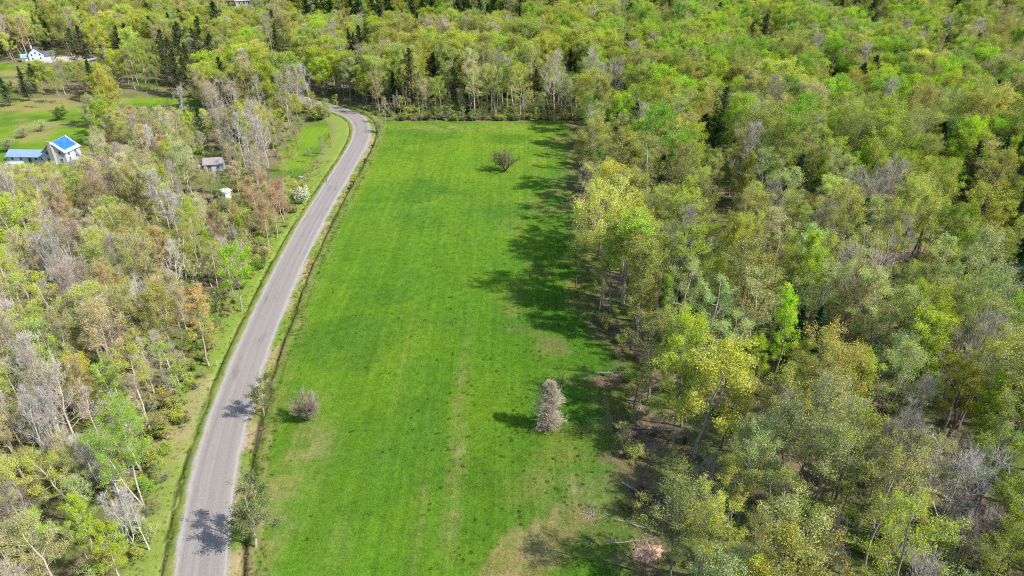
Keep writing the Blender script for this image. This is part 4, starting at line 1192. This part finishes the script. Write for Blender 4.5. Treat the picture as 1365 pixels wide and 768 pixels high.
# grass: small patches of blades over meadow, verges and lawns
def grass_patch(seed, n, spread, h, w):
    r = np.random.default_rng(seed)
    mb = MB()
    a = r.uniform(0, 6.28, n); d = spread * np.sqrt(r.uniform(0, 1, n))
    b = np.stack([np.cos(a) * d, np.sin(a) * d, np.zeros(n) - 0.02], -1)
    k = r.uniform(0, 6.28, n)
    side = np.stack([np.cos(k), np.sin(k), np.zeros(n)], -1) * w
    hh = h * r.uniform(0.5, 1.25, n)
    lean = r.normal(0, 0.35, (n, 2)) * hh[:, None]
    tip = b + np.concatenate([lean, hh[:, None]], 1)
    mb.add(np.stack([b - side, b + side, tip], 1), np.arange(3 * n).reshape(n, 3))
    return mb.mesh(f'grass_patch_{seed}', [M_LEAF])
gm = [grass_patch(400 + k, 100, 0.72, 0.10, 0.03) for k in range(3)] + [grass_patch(410 + k, 46, 0.24, 0.22, 0.03) for k in range(2)]
def grass_points():
    pts, cols, which, sc_ = [], [], [], []
    rows, y = [], 24.0
    while y < FIELD_FAR - 1:
        d = 0.62 + 0.45 * float(sstep(70, 200, y))
        xs = np.arange(float(field_left(y)) - 0.4, float(field_right(y)) + 5.0, d)
        rows.append(np.stack([xs + rng.uniform(-0.5, 0.5, len(xs)) * d, y + rng.uniform(-0.5, 0.5, len(xs)) * d], 1))
        y += d
    p = np.vstack(rows)
    x, y = p[:, 0], p[:, 1]
    k = (x < field_right(y) + 0.3) | (rng.uniform(size=len(x)) < 0.35 * np.exp(-(x - field_right(y)) / 2.0))
    x, y = x[k], y[k]
    n = len(x)
    c = field_colour(x, y) * rng.uniform(1.2, 1.75, (n, 1))
    pts.append(np.stack([x, y, field_z(x, y)], 1)); cols.append(c); which.append(rng.integers(0, 3, n)); sc_.append(rng.uniform(0.7, 1.1, n))
    # tussocks, thickest toward the lower meadow and along the wood
    n = 2200
    y = 24 + 120 * rng.uniform(0, 1, n) ** 1.4
    l, r = field_left(y), field_right(y)
    f = rng.uniform(0, 1, n) ** 0.6
    x = l + (r - l) * f
    k = fbm(x, y, 4, 111) + 0.2 * f > 0.64
    x, y = x[k], y[k]
    dk = rng.uniform(size=len(x)) < 0.6
    c = np.where(dk[:, None], np.array((0.050, 0.115, 0.014)), np.array((0.13, 0.17, 0.04))) * rng.uniform(0.7, 1.3, (len(x), 1))
    pts.append(np.stack([x, y, field_z(x, y) - 0.02], 1)); cols.append(c); which.append(rng.integers(3, 5, len(x))); sc_.append(rng.uniform(0.3, 1.15, len(x)) ** 1.3 + 0.15)
    # verges and ditch banks
    n = 9000
    i = rng.integers(0, len(RC) - 200, n)
    u = np.where(rng.uniform(size=n) < 0.45, rng.uniform(3.6, 7.4, n), -rng.uniform(3.7, 12.0, n))
    p = RC[i] + RN[i] * u[:, None] + rng.normal(0, 0.3, (n, 2))
    rc = np.where((u > 0)[:, None], right_verge_colour(p[:, 0], p[:, 1], np.abs(u), RS[i]), left_verge_colour(p[:, 0], p[:, 1], u, RS[i]))
    k = (rc.sum(1) > 0.16) & (np.abs(u - 4.95) > 0.5) & (np.abs(u + 4.5) > 0.3)
    z = np.where(u > 0, np.interp(u, [3, 4.2, 4.9, 5.6, 7], [0.42, 0.36, -0.1, 0.36, 0.44]), np.interp(u, [-11.5, -8.6, -6.2, -5, -4.5, -4, -3.5], [0.0, 0.16, 0.3, 0.3, 0.1, 0.34, 0.4])) - 0.03
    pts.append(np.stack([p[k, 0], p[k, 1], z[k]], 1)); cols.append(rc[k] * rng.uniform(0.75, 1.3, (k.sum(), 1))); which.append(np.where(rng.uniform(size=k.sum()) < 0.5, 0, 3) + rng.integers(0, 2, k.sum())); sc_.append(rng.uniform(0.5, 1.1, k.sum()))
    return np.vstack(pts), np.vstack(cols), np.concatenate(which), np.concatenate(sc_)
gp, gc, gw, gs = grass_points()
gr = np.zeros_like(gp); gr[:, 2] = rng.uniform(0, 6.28, len(gp))
scatter('grass', gm, gp, gr, np.repeat(gs[:, None], 3, 1), gw, gc, gc, label='tufted spring grass over the meadow and road verges')

# ------------------------------------------------------------------ fallen trunks and brush piles
def fallen(px, py, length, rz, label, r0=0.16, seed=0, mat=M_DEADWOOD, z=0.12):
    r = np.random.default_rng(500 + seed)
    u = np.linspace(0, 1, 9)
    P = np.stack([(u - 0.5) * length, np.cumsum(r.normal(0, 0.02 * length, 9)) * 0.6, r0 * 0.9 + 0.25 * u + np.abs(r.normal(0, 0.04, 9))], -1)[None]
    R = (r0 * (1.1 - 0.85 * u))[None]
    mb = MB(); mb.tubes(P, R, 7)
    e = bpy.data.objects.new('fallen_trunk', None)
    x, y = at(px, py)
    e.location = (x, y, z); e.rotation_euler = (0, 0, rz)
    sc.collection.objects.link(e)
    tag(e, label, 'log', 'fallen trunks at the meadow edge')
    link('stem', mb.mesh('fallen_stem', [mat]), e)
    P2, R2 = branch_off(P, R, 12, 0.35, 1.0, length * 0.16, 1.0, 0.15, 4, r, 0.5, 0.02)
    P3, R3 = branch_off(P2, R2, 5, 0.2, 1.0, length * 0.07, 0.9, 0.1, 3, r, 0.6, 0.014)
    mb = MB(); mb.tubes(P2, R2, 4).tubes(P3, R3, 3)
    link('limbs', mb.mesh('fallen_limbs', [mat]), e)
fallen(868, 668, 9.5, -0.75, 'grey fallen trunk slanting out of the wood, uppermost of the three', 0.15, 1)
fallen(838, 698, 9.0, -0.30, 'fallen trunk with a tangle of limbs, middle one of three', 0.15, 2)
fallen(820, 724, 8.0, 0.08, 'pale straight fallen trunk, lowest of three at the meadow edge', 0.13, 3)
fallen(742, 242, 15.0, 2.75, 'long pale fallen branch lying on the meadow near the dark brush heap', 0.16, 4, z=0.42)
fallen(885, 575, 10.0, -0.08, 'fallen trunk lying in the shade beyond the cone-shaped grey tree', 0.17, 5)
fallen(815, 500, 6.0, 0.05, 'thin pale fallen trunk on the far side of the long brush pile', 0.12, 6, z=0.3)

def brush(px, py, a, b, h, n, label, seed, mat=M_BRUSH, z=0.1, tall=0.16):
    r = np.random.default_rng(600 + seed)
    k = 4
    c = r.normal(0, 0.42, (n, 2)) * np.array([a, b])
    zz = h * np.exp(-(c[:, 0] / a) ** 2 - (c[:, 1] / b) ** 2) * r.uniform(0.0, 1.0, n)
    ang = r.uniform(0, 6.28, n); L = r.uniform(0.7, 2.4, n)
    d = np.stack([np.cos(ang), np.sin(ang), r.normal(0.05, 0.2, n)], -1)
    u = np.linspace(-0.5, 0.5, k)
    P = np.concatenate([c, zz[:, None] + 0.04], 1)[:, None] + d[:, None] * (L[:, None] * u)[..., None] + r.normal(0, 0.05, (n, k, 3))
    P[..., 2] = np.maximum(P[..., 2], 0.0)
    Rr = r.uniform(0.012, 0.05, n)[:, None] * np.linspace(1, 0.35, k)
    mb = MB(); mb.tubes(P, Rr, 3)
    x, y = at(px, py)
    e = bpy.data.objects.new('brush_pile', None)
    e.location = (x, y, z); sc.collection.objects.link(e)
    tag(e, label, 'brush pile', 'brush piles at the meadow edge')
    tag(link('branches', mb.mesh('brush_branches', [mat]), e), kind='stuff')
    m = 26
    th = np.linspace(0, 2 * math.pi, m, endpoint=False)
    v, rings = [], 5
    for q_ in range(rings):
        f = 1 - q_ / rings
        rr = f * (1 + 0.18 * np.sin(th * 3 + seed) + 0.12 * r.normal(size=m))
        v.append(np.stack([np.cos(th) * a * 0.8 * rr, np.sin(th) * b * 0.8 * rr, np.full(m, h * 0.55 * (1 - f ** 2)) + r.uniform(0, 0.08, m)], -1))
    v = np.vstack(v)
    i, j = np.meshgrid(np.arange(rings - 1), np.arange(m), indexing='ij')
    fc = np.stack([i * m + j, i * m + (j + 1) % m, (i + 1) * m + (j + 1) % m, (i + 1) * m + j], -1).reshape(-1, 4)
    mb = MB(); mb.add(v, fc, 0, True)
    mb.add(v[-m:], [list(range(m))], 0, True)
    link('litter_mound', mb.mesh('brush_mound', [mat]), e)
M_CHIPS = plain('wood_chips', (0.33, 0.22, 0.155), 0.95, 0.45, 2.0)
M_LEAFMOULD = plain('leaf_mould', (0.16, 0.085, 0.07), 0.95, 0.5, 2.2)
brush(803, 513, 4.6, 1.7, 0.7, 260, 'long brown brush pile at the meadow edge behind the cone-shaped tree', 1, M_LEAFMOULD)
brush(822, 506, 2.0, 0.9, 0.5, 90, 'small tan heap of wood chips on top end of the brush pile', 2, M_CHIPS, 0.3)
brush(838, 577, 1.7, 1.2, 0.5, 140, 'reddish brush heap at the meadow edge level with the cone-shaped tree', 3, M_BRUSH)
brush(766, 271, 4.8, 2.0, 0.7, 240, 'dark brush heap in the bay of the wood near the golden oak', 4, M_LEAFMOULD)
brush(790, 690, 2.0, 1.8, 0.5, 170, 'grey twiggy brush heap among the fallen trunks', 5, M_DEADWOOD)
brush(862, 738, 2.6, 1.6, 0.5, 170, 'pinkish brush heap below the fallen trunks', 6, M_CHIPS)
brush(548, 158, 6.5, 1.6, 1.1, 240, 'low hedge of brush at the far corner of the meadow by the bend', 7, M_LEAFMOULD)

# ------------------------------------------------------------------ buildings
def house_root(name, px, py, rz, label, cat):
    x, y = at(px, py)
    e = bpy.data.objects.new(name, None)
    e.location = (x, y, float(rise(x, y))); e.rotation_euler = (0, 0, rz)
    sc.collection.objects.link(e)
    return tag(e, label, cat)

def gable_walls(mb, x0, x1, y0, y1, h, ridge, axis='x'):
    """walls with gables; the ridge runs along axis"""
    if axis == 'x':
        ym = (y0 + y1) / 2
        v = [(x0, y0, 0), (x1, y0, 0), (x1, y1, 0), (x0, y1, 0), (x0, y0, h), (x1, y0, h), (x1, y1, h), (x0, y1, h), (x0, ym, ridge), (x1, ym, ridge)]
        mb.add(v, [(0, 1, 5, 4), (2, 3, 7, 6)]); mb.add(v, [(1, 2, 6, 9, 5), (3, 0, 4, 8, 7)])
    else:
        xm = (x0 + x1) / 2
        v = [(x0, y0, 0), (x1, y0, 0), (x1, y1, 0), (x0, y1, 0), (x0, y0, h), (x1, y0, h), (x1, y1, h), (x0, y1, h), (xm, y0, ridge), (xm, y1, ridge)]
        mb.add(v, [(1, 2, 6, 5), (3, 0, 4, 7)]); mb.add(v, [(0, 1, 5, 8, 4), (2, 3, 7, 9, 6)])
    return mb

def slab(mb, a, b, c, d, th):
    a, b, c, d = map(np.array, (a, b, c, d))
    n = unit(np.cross(b - a, d - a).astype(float)) * th
    if n[2] < 0: n = -n
    v = [a, b, c, d, a + n, b + n, c + n, d + n]
    mb.add(v, [(0, 3, 2, 1), (4, 5, 6, 7), (0, 1, 5, 4), (1, 2, 6, 5), (2, 3, 7, 6), (3, 0, 4, 7)])
    return mb

def gable_roof(e, name, x0, x1, y0, y1, h, ridge, axis, mat, over=0.35, th=0.14):
    """two slopes, each a mesh of its own"""
    out = []
    if axis == 'x':
        ym = (y0 + y1) / 2; sl = (ridge - h) / (ym - y0); dz = sl * over
        A = [((x0 - over, y0 - over, h - dz), (x1 + over, y0 - over, h - dz), (x1 + over, ym, ridge), (x0 - over, ym, ridge)), ((x1 + over, y1 + over, h - dz), (x0 - over, y1 + over, h - dz), (x0 - over, ym, ridge), (x1 + over, ym, ridge))]
    else:
        xm = (x0 + x1) / 2; sl = (ridge - h) / (xm - x0); dz = sl * over
        A = [((x0 - over, y1 + over, h - dz), (x0 - over, y0 - over, h - dz), (xm, y0 - over, ridge), (xm, y1 + over, ridge)), ((x1 + over, y0 - over, h - dz), (x1 + over, y1 + over, h - dz), (xm, y1 + over, ridge), (xm, y0 - over, ridge))]
    for q_ in A:
        q_ = [(p[0], p[1], p[2] + 0.03) for p in q_]
        out.append(link(name, slab(MB(), *q_, th).mesh(name, [mat]), e))
    return out

def window(e, x, y, z, w, h, face, frame=M_WHITE):
    """a framed pane on the wall that faces -y ('s'), +x ('e') or -x ('w')"""
    o = bpy.data.objects.new('window', None); sc.collection.objects.link(o); o.parent = e
    o.location = (x, y, z); o.rotation_euler = (0, 0, {'s': 0, 'e': math.pi / 2, 'w': -math.pi / 2}[face])
    mb = MB(); t_ = 0.09
    mb.box(-w / 2, w / 2, -0.07, 0.02, -h / 2, -h / 2 + t_).box(-w / 2, w / 2, -0.07, 0.02, h / 2 - t_, h / 2).box(-w / 2, -w / 2 + t_, -0.07, 0.02, -h / 2 + t_, h / 2 - t_).box(w / 2 - t_, w / 2, -0.07, 0.02, -h / 2 + t_, h / 2 - t_)
    link('frame', mb.mesh('window_frame', [frame]), o)
    link('pane', MB().box(-w / 2 + t_, w / 2 - t_, -0.045, -0.03, -h / 2 + t_, h / 2 - t_).mesh('window_pane', [M_GLASS]), o)

# the farm: long low wing under pale blue metal, tall gabled house with a chimney up its gable and a blue tarpaulin on its roof
M_STONE = plain('chimney_stone', (0.26, 0.24, 0.225), 0.9, 0.25, 2.5)
e = house_root('farmhouse', 62, 214, -0.05, 'white farmhouse with a long pale blue roof and a blue tarpaulin', 'house')
e.scale = (0.94, 0.94, 0.86)
W = MB(); gable_walls(W, -11.6, 2.0, -2.4, 2.8, 2.3, 3.9, 'x')
link('wing_wall', W.mesh('wing_wall', [M_WHITE]), e)
gable_roof(e, 'wing_roof', -11.6, 1.6, -2.4, 2.8, 2.3, 3.9, 'x', M_BLUEROOF, 0.4)
for x in (-9.8, -6.8, -1.6, 0.6):
    window(e, x, -2.41, 1.35, 0.95, 1.1, 's')
dr = link('door', MB().box(-0.48, 0.48, -2.49, -2.405, 0.05, 2.05).mesh('door', [M_DARKWOOD]), e); dr.location = (-3.8, 0, 0)
W = MB(); gable_walls(W, 2.0, 9.8, -3.4, 4.4, 4.4, 7.9, 'y')
link('house_wall', W.mesh('house_wall', [M_WHITE]), e)
rf = gable_roof(e, 'house_roof', 2.0, 9.8, -3.4, 4.4, 4.4, 7.9, 'y', M_WHITE, 0.4)
sl = (7.9 - 4.4) / 3.9
zr = lambda x: 7.9 - abs(x - 5.9) * sl + 0.03 + 0.14 * math.sqrt(1 + sl * sl) + 0.02
mb = MB(); slab(mb, (9.4, -2.6, zr(9.4)), (9.4, 4.2, zr(9.4)), (6.0, 4.2, zr(6.0)), (6.0, -2.6, zr(6.0)), 0.05)
link('tarpaulin', mb.mesh('tarpaulin', [M_TARP]), rf[1])
mb = MB(); mb.box(5.1, 6.5, -4.5, -3.42, 0.0, 6.4).box(5.3, 6.3, -4.35, -3.86, 6.4, 8.7)
link('chimney', mb.mesh('chimney', [M_STONE]), e)
for x, z in ((3.6, 1.5), (8.2, 1.5), (3.7, 4.2), (8.1, 4.2)):
    window(e, x, -3.41, z, 0.9, 1.3, 's')
for y, z in ((-1.6, 1.6), (1.8, 1.6), (-1.6, 3.4), (1.8, 3.4)):
    window(e, 9.81, y, z, 0.9, 1.2, 'e')
link('deck', MB().box(-11.0, -6.2, -5.4, -2.42, 0.02, 0.42).mesh('deck', [M_WHITE]), e)
for x in (-10.9, -8.6, -6.3):
    p = link('deck_post', MB().box(-0.07, 0.07, -0.07, 0.07, 0.42, 1.28).mesh('deck_post', [M_WHITE]), e); p.location = (x, -5.3, 0)
link('deck_rail', MB().box(-11.0, -6.2, -5.36, -5.28, 1.285, 1.38).mesh('deck_rail', [M_WHITE]), e)

# far house with the slate roof
e = house_root('slate_roofed_house', 50, 80, 0.55, 'far white house with a dark slate roof among trees', 'house')
e.scale = (0.72, 0.72, 0.72)
W = MB(); gable_walls(W, -4.5, 4.5, -3.4, 3.4, 4.6, 8.6, 'y'); link('wall', W.mesh('wall', [M_WHITE]), e)
rf = gable_roof(e, 'roof', -4.5, 4.5, -3.4, 3.4, 4.6, 8.6, 'y', M_SLATE, 0.4)
mb = MB(); mb.box(-1.6, -0.9, -0.4, 0.4, 7.6, 10.0); link('chimney', mb.mesh('chimney', [M_WHITE]), rf[0])
for x, z in ((-2.4, 1.6), (2.4, 1.6), (0.0, 5.2), (-2.4, 4.0), (2.4, 4.0)):
    window(e, x, -3.41, z, 1.0, 1.4, 's')
W = MB(); gable_walls(W, 4.52, 11.0, -2.6, 3.0, 2.8, 5.4, 'x'); link('wing_wall', W.mesh('wing_wall', [M_WHITE]), e)
gable_roof(e, 'wing_roof', 4.95, 11.0, -2.6, 3.0, 2.8, 5.4, 'x', M_SLATE, 0.4)
W = MB(); gable_walls(W, -9.0, -4.52, -2.4, 2.6, 2.6, 4.6, 'x'); link('wing_wall', W.mesh('wing_wall', [M_WHITE]), e)
gable_roof(e, 'wing_roof', -9.0, -4.95, -2.4, 2.6, 2.6, 4.6, 'x', M_BLUEROOF, 0.4)

# house at the top of the picture
e = house_root('pale_roofed_house', 330, 12, 0.3, 'pale roofed house almost hidden in the farthest wood', 'house')
W = MB(); gable_walls(W, -7, 7, -4, 4, 6.0, 10.0, 'x'); link('wall', W.mesh('wall', [M_WHITE]), e)
gable_roof(e, 'roof', -7, 7, -4, 4, 6.0, 10.0, 'x', M_SHINGLE, 0.4)
for x in (-4.5, -1.5, 1.5, 4.5):
    window(e, x, -4.01, 4.4, 1.1, 1.5, 's'); window(e, x, -4.01, 1.6, 1.1, 1.5, 's')

# the shed and the hut in the roadside wood
e = house_root('grey_roofed_shed', 287, 226, 0.25, 'small shed with a faded grey roof and white gable in the roadside wood', 'shed')
W = MB(); gable_walls(W, -2.7, 2.7, -1.9, 1.9, 2.3, 3.7, 'x'); link('wall', W.mesh('wall', [M_WHITE]), e)
gable_roof(e, 'roof', -2.7, 2.7, -1.9, 1.9, 2.3, 3.7, 'x', M_LILAC, 0.3)
mb = MB(); mb.box(-0.5, 0.5, -1.97, -1.905, 0.05, 1.95); d_ = link('door', mb.mesh('shed_door', [M_DARKWOOD]), e); d_.location = (-1.2, 0, 0)
window(e, 1.2, -1.91, 1.4, 0.8, 0.7, 's')
mb = MB(); mb.box(-4.4, -2.72, -1.5, 1.5, 0.0, 1.9); link('lean_to', mb.mesh('lean_to', [M_GREYWALL]), e)
e = house_root('white_hut', 300, 264, -0.35, 'tiny white hut in the wood just below the grey-roofed shed', 'shed')
W = MB(); gable_walls(W, -1.4, 1.4, -1.2, 1.2, 1.9, 2.7, 'y'); link('wall', W.mesh('wall', [M_WHITE]), e)
gable_roof(e, 'roof', -1.4, 1.4, -1.2, 1.2, 1.9, 2.7, 'y', M_PAINT, 0.2)
mb = MB(); mb.box(-0.4, 0.4, -1.27, -1.205, 0.05, 1.7); link('door', mb.mesh('hut_door', [M_DARKWOOD]), e)

# mailboxes at the drive and the white marker post
def mailbox(px, py, label):
    e = house_root('mailbox', px, py, 0.4, label, 'mailbox')
    e['group'] = 'mailboxes at the drive'
    mb = MB(); mb.box(-0.06, 0.06, -0.06, 0.06, 0.0, 1.1); link('post', mb.mesh('mailbox_post', [M_DARKWOOD]), e)
    th = np.linspace(0, math.pi, 8); n = len(th)
    sec = np.stack([np.cos(th) * 0.14, np.sin(th) * 0.14 + 0.16], 1); sec = np.vstack([[0.14, 0.0], sec, [-0.14, 0.0]])
    v = np.vstack([np.stack([sec[:, 0], np.full(len(sec), s_), sec[:, 1] + 1.1], 1) for s_ in (-0.28, 0.28)])
    k = len(sec); mb = MB()
    mb.add(v, [(i_, (i_ + 1) % k, k + (i_ + 1) % k, k + i_) for i_ in range(k)]); mb.add(v, [list(range(k))[::-1]]); mb.add(v, [list(range(k, 2 * k))])
    bx = link('box', mb.mesh('mailbox_box', [M_DARKWOOD]), e)
    mb = MB(); mb.box(0.142, 0.16, -0.1, -0.06, 1.25, 1.45); link('flag', mb.mesh('mailbox_flag', [M_TARP]), bx)
mailbox(435.5, 245, 'dark mailbox on a post where the drive meets the road')
mailbox(411, 241, 'dark mailbox on a post farther up the drive')
e = house_root('marker_post', 290.5, 490, 0.0, 'short white marker post on the grassy road verge', 'post')
e.location.z = 0.2
mb = MB(); mb.box(-0.09, 0.09, -0.05, 0.05, 0.0, 1.15); link('shaft', mb.mesh('post_shaft', [M_PAINT]), e)
mb = MB(); mb.add([(-0.1, -0.06, 1.152), (0.1, -0.06, 1.152), (0.1, 0.06, 1.152), (-0.1, 0.06, 1.152), (0, 0, 1.27)], [(0, 1, 4), (1, 2, 4), (2, 3, 4), (3, 0, 4)]); link('cap', mb.mesh('post_cap', [M_PAINT]), e)
print('TREES', len(TREES), 'single', len(singles), count)
